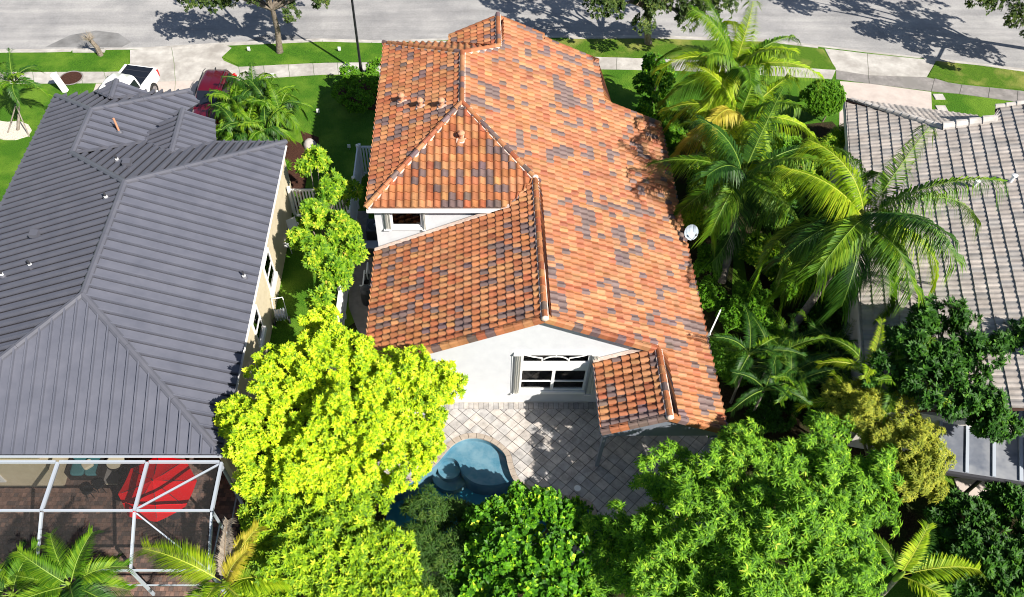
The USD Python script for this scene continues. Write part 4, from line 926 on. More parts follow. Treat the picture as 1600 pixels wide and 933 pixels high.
def gwall(name, q0, q1, h): obj(name, MB().beam((*gw(*q0), h/2), (*gw(*q1), h/2), 0.2, h), 'stucco_grey', gh)
gwall('side_wall', (0.4,yb+0.5), (0.4,b1-0.5), 2.9); gwall('rear_wall', (0.52,yb+0.5), (a4+8,yb+0.5), 2.9); gwall('front_wall', (0.52,b1-0.6), (a3,b1-0.6), 2.8)
strip(gh, 'fascia', np.array([*gw(-0.02,yb),2.9]), np.array([*gw(-0.02,b1),2.9]), 0.04, 0.2, 'stucco_grey')
for u, v in ((1578,285),(1521,293)): 
    p = P_G.hit(u, v); h = obj('vent_pipe', MB().tube([p-[0,0,0.05], p+[0,0,0.35]], 0.07, 10), 'white_plastic', gh); obj('vent_cap', MB().lathe(p+[0,0,0.32], [(0,0),(0.12,0),(0.12,0.06),(0,0.12)], 12), 'white_plastic', h)
pr = thing('patio_cover', 'blue grey insulated panel patio roof with white ribs behind the grey tile house', 'patio cover', loc=(19, 14.6, 0))
c0, c1, c2, c3 = at(1470,620,2.7), at(1672,560,2.7), at(1680,765,2.45), at(1468,733,2.45)
def on(q): return q
n = 5
for k in range(n):
    t0, t1 = k/n, (k+1)/n
    q = [c0+(c1-c0)*(t0+0.002), c0+(c1-c0)*(t1-0.002), c3+(c2-c3)*(t1-0.002), c3+(c2-c3)*(t0+0.002)]
    obj('roof_panel', MB().slab(q, 0.08), 'patio_roof', pr)
    a, b = c0+(c1-c0)*t1, c3+(c2-c3)*t1; obj('rib', MB().beam(a+[0,0,0.035], b+[0,0,0.035], 0.11, 0.06), 'aluminium_white', pr)
obj('rib', MB().beam(c0+[0,0,0.035], c3+[0,0,0.035], 0.11, 0.06), 'aluminium_white', pr)
obj('gutter', MB().beam(c3-[0,0.06,0.08], c2-[0,0.06,0.08], 0.12, 0.16), 'dark_metal', pr)
for q in (c3+(c2-c3)*0.35, c2): obj('post', MB().span(q*[1,1,0]+[0.1,0.1,0], q*[1,1,0]+[0.2,0.2,2.35]), 'dark_metal', pr)
# pale slab under the trees beyond the patio cover
px_sheet('patio_slab', [(1490,748),(1540,745),(1575,772),(1555,785),(1500,778)], 0.05, 'pink_concrete', kind='structure')

# ================================================================== FENCES
def picket_fence(name, label, a, b, h, gate=None):
    a, b = np.asarray(a, float), np.asarray(b, float); t = thing(name, label, 'fence', loc=(a[0], a[1], 0)); L = np.linalg.norm(b-a); d = (b-a)/L
    for q in (a, b): obj('post', MB().box((q[0], q[1], h/2+0.06), (0.13,0.13,h+0.12)), 'white_plastic', t); 
    for z in (0.15, h-0.05): obj('rail', MB().beam(a+d*0.07+[0,0,z], b-d*0.07+[0,0,z], 0.05, 0.11), 'white_plastic', t)
    n = int((L-0.2)/0.145)
    for k in range(n):
        q = a+d*(0.1+(k+0.5)*(L-0.2)/n); obj('picket', MB().box((q[0], q[1], h/2+0.02), (0.075 if abs(d[0])>0.5 else 0.03, 0.03 if abs(d[0])>0.5 else 0.075, h-0.22)), 'white_plastic', t)
    return t
FX = -5.66
picket_fence('picket_fence', 'short white picket fence section meeting the orange roof house', (FX+0.08,32.4,0), (-4.05,32.4,0), 1.8)
picket_fence('picket_fence', 'white picket fence section joining the cream wall behind the fruit tree', (-8.7,29.2,0), (FX-0.1,29.2,0), 1.8)
pf = thing('privacy_fence', 'long solid white vinyl fence between the two houses', 'fence', loc=(FX, 25, 0))
ys = np.arange(32.3, 13.5, -2.4)
for k, y in enumerate(ys):
    po = obj('post', MB().box((FX, y, 0.97), (0.13,0.13,1.94)), 'white_plastic', pf); obj('post_cap', MB().add(np.array([[FX-.08,y-.08,1.942],[FX+.08,y-.08,1.942],[FX+.08,y+.08,1.942],[FX-.08,y+.08,1.942],[FX,y,2.02]]), [[0,1,4],[1,2,4],[2,3,4],[3,0,4]]), 'white_plastic', po)
    if k < len(ys)-1:
        for z in (0.12, 1.75): obj('rail', MB().span((FX-0.03,ys[k+1]+0.07,z),(FX+0.03,y-0.07,z+0.13)), 'white_plastic', pf)
        m = 15
        for j in range(m):
            b0 = ys[k+1]+0.075+(y-ys[k+1]-0.15)*j/m; obj('board', MB().span((FX-0.012,b0+0.004,0.255),(FX+0.012,b0+(y-ys[k+1]-0.15)/m-0.004,1.745)), 'white_plastic', pf)

# ================================================================== VEHICLES (local x across, y forward from the rear, z up)
def car_loft(stations, n=9):
    """stations: (y, half width, z low, z top, tumblehome) -> closed skin of rounded sections"""
    rows = []
    for y, w, z0, z1, th in stations:
        pts = []
        for a in np.linspace(-PI/2, PI/2, n):
            cx = np.sign(math.cos(a))*abs(math.cos(a))**0.35; sz = np.sign(math.sin(a))*abs(math.sin(a))**0.45
            zz = (z0+z1)/2+sz*(z1-z0)/2; k = (zz-z0)/(z1-z0+1e-9); pts.append((w*cx*(1-th*max(0, k)), y, zz))
        rows.append(pts+[(-x, y_, z_) for x, y_, z_ in pts[::-1]])
    r = np.array(rows); m = r.shape[1]; v = r.reshape(-1,3); f = []
    for i in range(len(rows)-1):
        for j in range(m): a, b = i*m+j, i*m+(j+1)%m; f += [[a,b,b+m],[a,b+m,a+m]]
    for e in (0, len(rows)-1):
        c = len(v); v = np.vstack([v, r[e].mean(0)]); f += [[c, e*m+(j+1)%m, e*m+j] if e == 0 else [c, e*m+j, e*m+(j+1)%m] for j in range(m)]
    return v, np.array(f)
def wheel(car, x, y, r=0.36):
    sgn = 1 if x > 0 else -1
    def ringm(prof, n=22):
        mb = MB().lathe((0,0,0), prof, n); v, f = mb.build(); v = np.stack([v[:,2]*sgn, v[:,0], v[:,1]], 1); return v+np.array([x, y, r]), f
    w = obj('wheel', ringm([(r*0.62,-0.11),(r*0.95,-0.11),(r,-0.07),(r,0.07),(r*0.95,0.11),(r*0.62,0.11)]), 'tyre', car, local=True, smooth=50)
    obj('rim', ringm([(r*0.62,0.10),(r*0.55,0.06),(0.05,0.09),(0.0,0.09)]), 'rim', w, local=True)
def quad_panel(name, car, pts, m, off=0.012):
    p = np.array(pts, float); n = np.cross(p[1]-p[0], p[2]-p[0]); n /= np.linalg.norm(n)
    return obj(name, (np.vstack([p+n*off, p-n*0.01]), np.array([[0,1,2],[0,2,3],[4,6,5],[4,7,6],[0,4,5],[0,5,1],[1,5,6],[1,6,2],[2,6,7],[2,7,3],[3,7,4],[3,4,0]])), m, car, local=True)
def suv(loc, rz, label):
    c = thing('parked_car', label, 'car', loc=loc, rotz=rz)
    obj('body', car_loft([(0.0,0.72,0.35,0.95,0.1),(0.12,0.88,0.28,1.02,0.1),(0.6,0.93,0.24,1.05,0.08),(2.0,0.94,0.24,1.04,0.07),(3.4,0.93,0.24,1.02,0.08),(4.2,0.90,0.26,0.96,0.14),(4.55,0.80,0.32,0.85,0.18),(4.65,0.66,0.40,0.74,0.2)], 11), 'car_red', c, local=True, smooth=40)
    obj('cabin', car_loft([(0.25,0.80,0.95,1.05,0.1),(0.55,0.84,0.95,1.55,0.24),(0.9,0.86,0.95,1.67,0.27),(1.8,0.87,0.95,1.70,0.27),(2.5,0.87,0.95,1.64,0.27),(3.0,0.86,0.95,1.30,0.16),(3.35,0.84,0.93,1.02,0.05)], 13), 'car_red', c, local=True, smooth=40)
    quad_panel('windscreen', c, [(-0.66,3.28,1.06),(0.66,3.28,1.06),(0.56,2.62,1.60),(-0.56,2.62,1.60)], 'car_glass', 0.03)
    quad_panel('rear_window', c, [(0.6,0.33,1.12),(-0.6,0.33,1.12),(-0.52,0.55,1.5),(0.52,0.55,1.5)], 'car_glass', 0.05)
    for s in (-1, 1):
        for y0, y1 in ((0.75,1.55),(1.62,2.45)):
            q = [(s*0.855,y0,1.10),(s*0.855,y1+(0.25 if y0 > 1.6 else 0),1.10),(s*0.715,y1,1.52),(s*0.715,y0+0.05,1.52)]
            quad_panel('side_window', c, q if s > 0 else q[::-1], 'car_glass', 0.02)
        obj('mirror', sph((s*1.02,2.85,1.12), 0.11, 2, (1.1,0.6,0.75)), 'car_red', c, local=True, smooth=True)
        obj('roof_rail', MB().tube([(s*0.58,0.7,1.66),(s*0.6,1.0,1.73),(s*0.6,2.1,1.74),(s*0.57,2.4,1.68)], 0.018, 6), 'dark_metal', c, local=True)
        obj('headlight', sph((s*0.66,4.45,0.78), 0.14, 2, (1.2,0.7,0.6)), 'lamp_clear', c, local=True, smooth=True); obj('tail_light', sph((s*0.72,0.1,0.9), 0.14, 2, (0.9,0.5,1.0)), 'lamp_red', c, local=True, smooth=True)
        for y in (0.85, 3.65): wheel(c, s*0.87, y)
    obj('antenna', sph((0,0.75,1.70), 0.07, 2, (0.5,1.6,0.8)), 'black_metal', c, local=True)
    return c
def pickup(loc, rz, label):
    c = thing('parked_truck', label, 'pickup truck', loc=loc, rotz=rz)
    obj('body', car_loft([(0.0,0.90,0.45,1.05,0.03),(0.1,0.97,0.38,1.10,0.03),(1.8,0.98,0.36,1.10,0.03),(3.6,0.98,0.36,1.10,0.05),(4.9,0.96,0.36,1.08,0.08),(5.3,0.88,0.4,0.98,0.12),(5.4,0.72,0.48,0.85,0.15)], 11), 'car_white', c, local=True, smooth=40)
    obj('cabin', car_loft([(1.75,0.86,1.0,1.50,0.16),(1.85,0.88,1.0,1.82,0.22),(2.6,0.90,1.0,1.90,0.22),(3.3,0.90,1.0,1.84,0.22),(3.9,0.90,1.0,1.36,0.12),(4.15,0.88,1.0,1.10,0.04)], 13), 'car_white', c, local=True, smooth=40)
    obj('bed_cover', MB().box((0,0.9,1.12),(1.62,1.62,0.06)), 'bed_cover', c, local=True)
    for k in range(2): obj('cover_seam', MB().box((0,0.5+0.55*k,1.152),(1.6,0.03,0.008)), 'dark_metal', c, local=True)
    for s in (-1, 1): obj('bed_rail', MB().box((s*0.88,0.9,1.13),(0.13,1.66,0.08)), 'car_white', c, local=True)
    obj('tailgate', MB().box((0,0.03,0.82),(1.6,0.08,0.6)), 'car_white', c, local=True)
    quad_panel('windscreen', c, [(-0.70,4.06,1.16),(0.70,4.06,1.16),(0.62,3.38,1.78),(-0.62,3.38,1.78)], 'car_glass', 0.03)
    quad_panel('rear_window', c, [(0.6,1.74,1.3),(-0.6,1.74,1.3),(-0.55,1.8,1.7),(0.55,1.8,1.7)], 'car_glass', 0.06)
    for s in (-1, 1):
        for y0, y1 in ((1.98,2.62),(2.70,3.35)):
            q = [(s*0.895,y0,1.20),(s*0.895,y1+(0.3 if y0 > 2.5 else 0),1.20),(s*0.755,y1,1.70),(s*0.755,y0+0.05,1.70)]
            quad_panel('side_window', c, q if s > 0 else q[::-1], 'car_glass', 0.02)
        obj('mirror', sph((s*1.08,3.65,1.25), 0.12, 2, (1.1,0.6,0.9)), 'car_white', c, local=True, smooth=True)
        obj('headlight', sph((s*0.74,5.2,0.88), 0.14, 2, (1.1,0.7,0.7)), 'lamp_clear', c, local=True, smooth=True); obj('tail_light', MB().box((s*0.89,0.02,0.85),(0.14,0.08,0.36)), 'lamp_red', c, local=True)
        for y in (1.0, 4.25): wheel(c, s*0.92, y, 0.40)
    return c
p = at(188, 124, 1.1); pickup((p[0]+0.9, p[1]+1.2, 0.02), PI+math.radians(-12), 'white pickup truck with a black bed cover parked before the metal roof')
p = at(340, 130, 1.4); suv((p[0]-0.15, p[1]+1.6, 0.02), PI+math.radians(-3), 'dark red SUV parked on the driveway beside the palm cluster')

# ================================================================== STREET FURNITURE AND SMALL THINGS
p = at(565, 117); lp = thing('street_lamp', 'tall slender black lamp post rising beside the sidewalk hedge', 'lamp post', loc=(p[0], p[1], 0))
obj('pole', MB().tube([p, p+[0,0,1.0], p+[0,0,9.2]], [0.085,0.075,0.05], 12), 'black_metal', lp, smooth=50)
obj('base', MB().lathe(p, [(0.17,0),(0.17,0.1),(0.12,0.3),(0.085,0.6)], 16), 'black_metal', lp); obj('arm', MB().tube([p+[0,0,9.1], p+[0,0.5,9.4], p+[0,1.3,9.5]], 0.035, 8), 'black_metal', lp); obj('lamp_head', MB().box(p+[0,1.5,9.47], (0.22,0.5,0.1)), 'black_metal', lp)
def sign(u, v, label, h=0.36, tilt=0.0):
    p = at(u, v); t = thing('yard_sign', label, 'sign', loc=(p[0], p[1], 0)); obj('board', MB().box(p+[0,0,h-0.12], (0.17,0.025,0.22)), 'white_plastic', t); obj('stake', MB().box(p+[0,0,(h-0.23)/2], (0.02,0.02,h-0.23)), 'grey_metal', t)
sign(390,82,'small white yard sign on the verge below the left street tree'); sign(531,82,'small white yard sign on the verge beside the lamp post')
sign(427,123,'small white yard sign at the lawn edge above the palm cluster'); sign(498,179,'small white yard sign on the lawn at the shadow edge'); sign(546,234,'small white yard sign in the house shadow by the picket fence')
p = at(103, 143); ub = thing('utility_box', 'slim white utility pedestal leaning on the left lawn', 'utility box', loc=(p[0], p[1], 0)); obj('cabinet', MB().beam(p, p+[-0.25,0.05,1.0], 0.3, 0.22, up=(0,1,0)), 'white_plastic', ub); obj('cap', MB().beam(p+[-0.25,0.05,1.0], p+[-0.27,0.05,1.07], 0.34, 0.26, up=(0,1,0)), 'white_plastic', ub)
p = at(111, 122, 0.04); mhc = thing('manhole_cover', 'brown round manhole cover set in the left sidewalk', 'manhole cover', loc=tuple(p)); obj('cover', MB().cyl(p, 0.62, 0.012, 28), 'mulch', mhc); obj('frame_ring', MB().lathe(p, [(0.62,0),(0.62,0.016),(0.70,0.016),(0.70,0)], 28), 'concrete_dark', mhc)
p = at(141, 79, 0.0); dr_ = thing('storm_drain', 'dark storm drain inlet in the kerb below the dry stump', 'storm drain', loc=tuple(p)); obj('opening', MB().box(p+[0,0.05,-0.02], (1.6,0.3,0.13)), 'black_metal', dr_); obj('lintel', MB().box(p+[0,-0.12,0.07], (1.9,0.35,0.06)), 'concrete', dr_)
p = at(158, 87, 0.0); stp = thing('dead_stump', 'leaning bare brown stump with a dry top at the left kerb', 'stump', loc=(p[0], p[1], 0)); top = p+[-0.35,0.12,1.0]
obj('trunk', MB().tube([p, (p+top)/2+[0.1,0,0], top], [0.17,0.14,0.11], 8), 'bark', stp)
rr = np.random.default_rng(3)
for k in range(60): 
    d = rr.normal(size=3); d[2] = abs(d[2])*0.6; d /= np.linalg.norm(d); obj('twig', MB().tube([top-[0,0,0.1], top+d*rr.uniform(0.2,0.55)], [0.02,0.006], 4), 'dead_frond', stp)
# satellite dish on a pole at the eave
p = at(1079, 363, 3.1); sd = thing('satellite_dish', 'round pale blue satellite dish at the right eave of the orange roof', 'satellite dish', loc=(p[0], p[1], 0))
R3 = np.array([[1,0,0],[0,math.cos(-0.75),-math.sin(-0.75)],[0,math.sin(-0.75),math.cos(-0.75)]])
Rz = lambda a: np.array([[math.cos(a),-math.sin(a),0],[math.sin(a),math.cos(a),0],[0,0,1]])
m = MB().lathe((0,0,0), [(0.0,0.0),(0.12,0.008),(0.24,0.035),(0.33,0.075),(0.335,0.07),(0.24,0.025),(0.12,-0.005),(0,-0.015)], 28).build(); Rd = Rz(0.3)@np.array([[1,0,0],[0,math.cos(0.9),-math.sin(0.9)],[0,math.sin(0.9),math.cos(0.9)]])
obj('dish', (m[0]@Rd.T+p, m[1]), 'dish_grey', sd, smooth=True); nrm = Rd@np.array([0,0,1.0])
obj('feed_arm', MB().tube([p+Rd@np.array([0,-0.33,0.05]), p+nrm*0.42+Rd@np.array([0,-0.12,0])], 0.015, 6), 'grey_metal', sd); obj('feed', MB().tube([p+nrm*0.40+Rd@np.array([0,-0.12,0]), p+nrm*0.52+Rd@np.array([0,-0.05,0])], 0.04, 8), 'grey_metal', sd)
obj('mast', MB().tube([p-nrm*0.03, p-nrm*0.15-[0,0,0.1], p*[1,1,0]], 0.025, 8), 'grey_metal', sd)
a, b = at(1108,524,1.6), at(1125,487,1.9); wp = thing('white_gate_panel', 'narrow white panel leaning at the right side of the orange roof house', 'panel', loc=(a[0], a[1], 0)); 
obj('board', MB().beam(a, b, 0.05, 0.35), 'white_plastic', wp); obj('post', MB().span((a[0]-0.05,a[1]-0.05,0),(a[0]+0.05,a[1]+0.05,1.7)), 'white_plastic', wp)
# air conditioner and pool equipment beside the house
p = at(588, 362, 0.45); ac = thing('air_conditioner', 'dark air conditioner unit with a round fan beside the upper window wall', 'air conditioner', loc=(p[0], p[1], 0))
obj('cabinet', MB().box((0,0,0.45),(0.85,0.85,0.85)), 'dark_metal', ac, local=True); obj('fan_guard', MB().lathe((0,0,0.875), [(0.05,0.02),(0.2,0.04),(0.36,0.02),(0.38,0.0)], 24), 'black_metal', ac, local=True); obj('fan_hub', MB().cyl((0,0,0.88), 0.08, 0.05, 14), 'grey_metal', ac, local=True); obj('pad', MB().box((0,0,0.02),(1.0,1.0,0.05)), 'concrete', ac, local=True)
p = at(592, 382, 0.3); ac2 = thing('utility_cabinet', 'low grey cabinet between the air conditioner and the lower tile roof', 'cabinet', loc=(p[0]-0.2, p[1]-0.3, 0)); obj('cabinet', MB().box((0,0,0.3),(0.8,0.5,0.6)), 'grey_metal', ac2, local=True); obj('door', MB().box((0,-0.262,0.3),(0.7,0.02,0.5)), 'dark_metal', ac2, local=True)
p = at(574, 440, 0.4); pe = thing('pool_equipment', 'white plastic pool pipes and pump beside the lower tile roof eave', 'pool equipment', loc=(p[0], p[1], 0))
obj('filter_tank', MB().lathe((0.05,-0.9,0.0), [(0,0),(0.26,0),(0.28,0.15),(0.28,0.8),(0.2,0.95),(0,1.0)], 18), 'dark_metal', pe, local=True)
for pts in ([(0,0.8,0.1),(0,0.8,0.8),(0,0.2,0.8),(0,0.2,0.3)], [(-0.15,0.5,0.1),(-0.15,0.5,0.6),(-0.15,-0.4,0.6),(-0.15,-0.4,0.2)], [(-0.35,-0.2,0.35),(0.1,-0.2,0.35),(0.1,-0.9,0.35)], [(-0.3,-0.35,0.5),(0.05,-0.35,0.5)]): obj('pipe', MB().tube(pts, 0.035, 8), 'white_plastic', pe, local=True)
obj('pump', MB().tube([(-0.1,0.1,0.25),(-0.1,0.55,0.25)], 0.15, 12), 'black_metal', pe, local=True)
# things along the cream wall
def garden_chair(u, v, rz, label):
    p = at(u, v, 0.4); c = thing('garden_chair', label, 'chair', loc=(p[0], p[1], 0), rotz=rz)
    obj('seat', MB().box((0,0,0.42),(0.5,0.5,0.04)), 'white_plastic', c, local=True); obj('backrest', MB().beam((0,0.25,0.46),(0,0.36,0.92),0.48,0.03,up=(0,1,0.2)), 'white_plastic', c, local=True)
    for sx in (-1,1):
        for sy in (-1,1): obj('leg', MB().tube([(sx*0.22,sy*0.22,0.41),(sx*0.25,sy*0.26,0)], 0.018, 6), 'white_plastic', c, local=True)
        obj('armrest', MB().box((sx*0.26,0.0,0.64),(0.05,0.46,0.03)), 'white_plastic', c, local=True); obj('arm_post', MB().box((sx*0.26,-0.2,0.53),(0.04,0.04,0.2)), 'white_plastic', c, local=True)
garden_chair(462,361,0.6,'white plastic garden chair under the fruit tree by the cream wall'); garden_chair(446,381,1.6,'white plastic garden chair close against the cream wall by its upper window')
p = at(438, 492, 0.6); hr = thing('hose_cart', 'grey and white hose cart standing by the cream wall', 'hose cart', loc=(p[0], p[1], 0), rotz=0.2)
for sx in (-1,1): obj('wheel', MB().tube([(sx*0.3,0,0.18),(sx*0.36,0,0.18)], 0.18, 18), 'black_metal', hr, local=True); obj('handle_bar', MB().tube([(sx*0.26,0,0.18),(sx*0.26,0.35,0.7),(sx*0.24,0.5,1.15)], 0.02, 6), 'white_plastic', hr, local=True)
obj('reel', MB().tube([(-0.24,0.1,0.5),(0.24,0.1,0.5)], 0.24, 18), 'grey_metal', hr, local=True); obj('hose', MB().tube([(x*0.02-0.2, 0.1+0.27*math.cos(x*1.1), 0.5+0.27*math.sin(x*1.1)) for x in range(21)], 0.022, 6), 'dish_grey', hr, local=True); obj('crossbar', MB().tube([(-0.24,0.5,1.15),(0.24,0.5,1.15)], 0.022, 8), 'white_plastic', hr, local=True)
p = at(484, 228); rk = thing('boulder', 'pale boulder in the mulch bed beside the palm cluster', 'boulder', loc=(p[0], p[1], 0)); m = trimesh.creation.icosphere(3, 0.34); m.vertices *= 0.8+0.4*meshkit.fbm(m.vertices*2.5+3, 3)[:,None]; m.apply_translation(p+[0,0,0.06]); obj('rock', m, 'concrete', rk, smooth=True); m2 = trimesh.creation.icosphere(2, 0.16); m2.apply_translation(p+[0.45,-0.2,0.05]); obj('stone_chip', m2, 'white_stones', rk)

# ================================================================== TREES AND SHRUBS
L = {}
leaf_mat('leaf_lime', [(0.0, (0.04, 0.12, 0.005)), (0.25, (0.18, 0.33, 0.007)), (0.55, (0.4, 0.55, 0.01)), (0.85, (0.62, 0.7, 0.02)), (1.0, (0.8, 0.8, 0.12))], trans=0.22)
leaf_mat('leaf_mid', [(0.0, (0.03, 0.09, 0.005)), (0.3, (0.11, 0.23, 0.008)), (0.7, (0.28, 0.43, 0.012)), (1.0, (0.6, 0.65, 0.04))], trans=0.22)
leaf_mat('leaf_mango', [(0.0, (0.02, 0.08, 0.005)), (0.35, (0.075, 0.2, 0.008)), (0.7, (0.18, 0.38, 0.015)), (0.94, (0.38, 0.57, 0.04)), (1.0, (0.72, 0.58, 0.1))], trans=0.25)
leaf_mat('leaf_round', [(0.0, (0.015, 0.06, 0.004)), (0.45, (0.05, 0.17, 0.007)), (0.75, (0.14, 0.36, 0.012)), (0.92, (0.4, 0.6, 0.025)), (1.0, (0.7, 0.74, 0.07))], rough=0.4, trans=0.2)
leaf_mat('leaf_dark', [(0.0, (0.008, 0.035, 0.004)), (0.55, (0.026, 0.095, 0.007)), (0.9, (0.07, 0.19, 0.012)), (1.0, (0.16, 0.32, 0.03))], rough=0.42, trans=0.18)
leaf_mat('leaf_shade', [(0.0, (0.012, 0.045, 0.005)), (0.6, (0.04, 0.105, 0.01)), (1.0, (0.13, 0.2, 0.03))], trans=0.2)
leaf_mat('leaf_bronze', [(0.0, (0.09, 0.14, 0.012)), (0.5, (0.26, 0.3, 0.025)), (0.85, (0.46, 0.45, 0.05)), (1.0, (0.18, 0.27, 0.02))], trans=0.25)
leaf_mat('leaf_oak', [(0.0, (0.015, 0.035, 0.008)), (0.6, (0.045, 0.085, 0.014)), (1.0, (0.14, 0.18, 0.035))], trans=0.2)
leaf_mat('leaf_fruit', [(0.0, (0.025, 0.09, 0.005)), (0.3, (0.085, 0.21, 0.008)), (0.65, (0.21, 0.37, 0.012)), (0.93, (0.5, 0.55, 0.035)), (1.0, (0.45, 0.27, 0.09))], trans=0.26)
leaf_mat('leaf_hedge', [(0.0, (0.03, 0.1, 0.005)), (0.6, (0.09, 0.24, 0.009)), (1.0, (0.22, 0.42, 0.015))], trans=0.2)
leaf_mat('palm_green', [(0.0, (0.025, 0.09, 0.005)), (0.5, (0.085, 0.2, 0.008)), (1.0, (0.24, 0.36, 0.02))], rough=0.4, trans=0.25)
leaf_mat('palm_lime', [(0.0, (0.09, 0.19, 0.006)), (0.5, (0.23, 0.37, 0.01)), (1.0, (0.46, 0.54, 0.03))], rough=0.4, trans=0.3)
leaf_mat('palm_yellow', [(0.0, (0.2, 0.2, 0.012)), (0.5, (0.4, 0.36, 0.03)), (1.0, (0.52, 0.42, 0.07))], rough=0.4, trans=0.25)
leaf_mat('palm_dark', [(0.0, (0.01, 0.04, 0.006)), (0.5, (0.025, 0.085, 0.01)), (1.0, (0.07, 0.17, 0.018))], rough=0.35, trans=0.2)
plain('rachis_yellow', (0.42,0.45,0.05), 0.6); plain('rachis_green', (0.18,0.28,0.03), 0.6); plain('rachis_brown', (0.2,0.14,0.08), 0.7)
r = np.random.default_rng(77)
def protos(k, *a, **kw): return [rosette(*a, r=r, **kw) for _ in range(k)]
LIME = protos(5, 9, 0.14, 0.06, -0.2, 0.9); MANGO = protos(5, 10, 0.22, 0.052, -0.25, 0.6, droop=0.22, shape=0.4); ROUND = protos(4, 6, 0.17, 0.12, 0.1, 0.8, shape=0.6, fold=0.15)
MID = protos(4, 8, 0.18, 0.065, 0.0, 0.8); FRUIT = protos(4, 9, 0.24, 0.09, 0.0, 0.8, shape=0.55); OAK = protos(3, 7, 0.16, 0.075, -0.3, 1.0); SMALL = protos(3, 7, 0.09, 0.045, 0.0, 1.0); THIN = protos(3, 8, 0.30, 0.04, -0.1, 0.7, droop=0.3)
B = lambda u, v, z, rx, ry, rz, w=1.0: (at(u, v, z), (rx, ry, rz), w)
# bright lime tree in front of both roofs
b0 = at(530, 640, 4.0)
tree('lime_green_tree', 'large bright yellow green tree in the middle foreground between the two roofs', 'tree', (b0[0], b0[1]-0.6, 0), (b0[0], b0[1]-0.4, 2.2), 0.17,
     [B(520,565,4.6,1.9,1.6,1.3,1.2), B(620,590,4.2,1.7,1.5,1.2,1.1), B(450,600,4.3,1.7,1.6,1.3,1.1), B(560,660,4.9,2.2,1.9,1.4,1.5), B(420,680,4.0,1.7,1.6,1.3,1.0), B(655,640,3.6,1.2,1.2,1.0,0.6), B(500,730,4.2,2.0,1.6,1.3,1.2), B(615,720,3.8,1.5,1.5,1.2,0.8), B(505,510,3.9,1.0,0.9,0.9,0.4), B(372,650,3.8,0.8,0.9,0.8,0.5), B(690,600,3.6,0.8,0.8,0.8,0.5), B(665,690,3.4,0.8,0.8,0.8,0.4), B(420,755,3.3,1.2,1.2,1.0,0.5)],
     LIME, 'leaf_lime', 1000, 11, r, 0.23, depth=0.5)
b0 = at(500, 860, 3.0)
tree('green_tree', 'mid green leafy tree below the bright yellow green tree', 'tree', (b0[0], b0[1]-0.3, 0), (b0[0], b0[1], 1.6), 0.14,
     [B(440,810,3.0,1.4,1.3,1.1), B(540,800,3.2,1.6,1.3,1.2,1.2), B(500,880,3.4,1.8,1.4,1.2,1.3), B(590,870,2.9,1.4,1.2,1.1), B(620,930,2.7,1.2,1.1,1.0,0.8), B(430,900,2.6,1.2,1.2,1.0,0.8), B(540,950,3.0,1.5,1.2,1.1)],
     MID, 'leaf_mid', 380, 13, r, 0.34, depth=0.45)
b0 = at(680, 850, 2.0)
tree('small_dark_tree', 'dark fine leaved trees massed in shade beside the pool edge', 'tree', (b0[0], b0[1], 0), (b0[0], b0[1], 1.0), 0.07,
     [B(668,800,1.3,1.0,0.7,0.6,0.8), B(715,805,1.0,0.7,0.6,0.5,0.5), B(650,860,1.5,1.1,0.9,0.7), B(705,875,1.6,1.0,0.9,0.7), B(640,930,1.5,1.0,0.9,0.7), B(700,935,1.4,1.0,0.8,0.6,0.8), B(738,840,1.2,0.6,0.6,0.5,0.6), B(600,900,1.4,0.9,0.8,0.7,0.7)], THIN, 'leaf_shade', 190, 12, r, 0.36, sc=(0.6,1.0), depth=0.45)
b0 = at(815, 880, 1.8)
tree('round_leaf_tree', 'glossy round leaved green tree in the foreground below the pool', 'tree', (b0[0], b0[1], 0), (b0[0], b0[1], 0.9), 0.14,
     [B(830,800,1.80,1.27,0.95,0.90), B(760,825,1.60,1.06,0.95,0.90,0.8), B(885,810,1.40,0.80,0.74,0.80,0.6), B(800,870,2.40,1.59,1.27,1.00,1.3), B(880,880,2.10,1.17,1.17,1.00), B(740,905,1.60,0.95,1.06,0.90,0.8), B(825,940,2.20,1.70,1.17,1.00,1.2), B(905,940,1.60,0.74,0.85,0.80,0.6)],
     ROUND, 'leaf_round', 300, 12, r, 0.34, up=0.4, depth=0.45)
b0 = at(1170, 820, 3.6)
tree('mango_tree', 'huge dense green mango tree filling the lower right foreground', 'tree', (b0[0], b0[1]-0.5, 0), (b0[0], b0[1], 1.8), 0.22,
     [B(1170,730,4.20,1.98,1.56,1.20,1.3), B(1060,760,3.50,1.66,1.46,1.10,1.1), B(1280,740,4.00,1.56,1.46,1.20,1.1), B(1120,820,4.40,1.98,1.66,1.30,1.4), B(1230,820,4.70,2.08,1.77,1.30,1.5), B(1340,800,3.90,1.46,1.56,1.20,1.1), B(1000,840,2.90,1.25,1.35,1.10,0.8), B(1050,900,3.50,1.66,1.46,1.20,1.1), B(1180,910,4.50,1.98,1.46,1.20,1.4), B(1310,890,4.10,1.77,1.46,1.20,1.2), B(1370,740,3.30,0.83,0.94,0.90,0.5), B(950,840,2.0,0.9,0.9,0.8,0.5), B(960,900,2.40,0.94,1.14,0.90,0.5), B(1150,685,3.50,0.73,0.62,0.60,0.3), B(1290,670,3.30,0.83,0.62,0.70,0.3), B(1100,960,3.70,1.66,1.25,1.00,0.9), B(1300,970,3.70,1.66,1.25,1.00,0.9)],
     MANGO, 'leaf_mango', 800, 10, r, 0.34, depth=0.55)
b0 = at(1400, 700, 3.6)
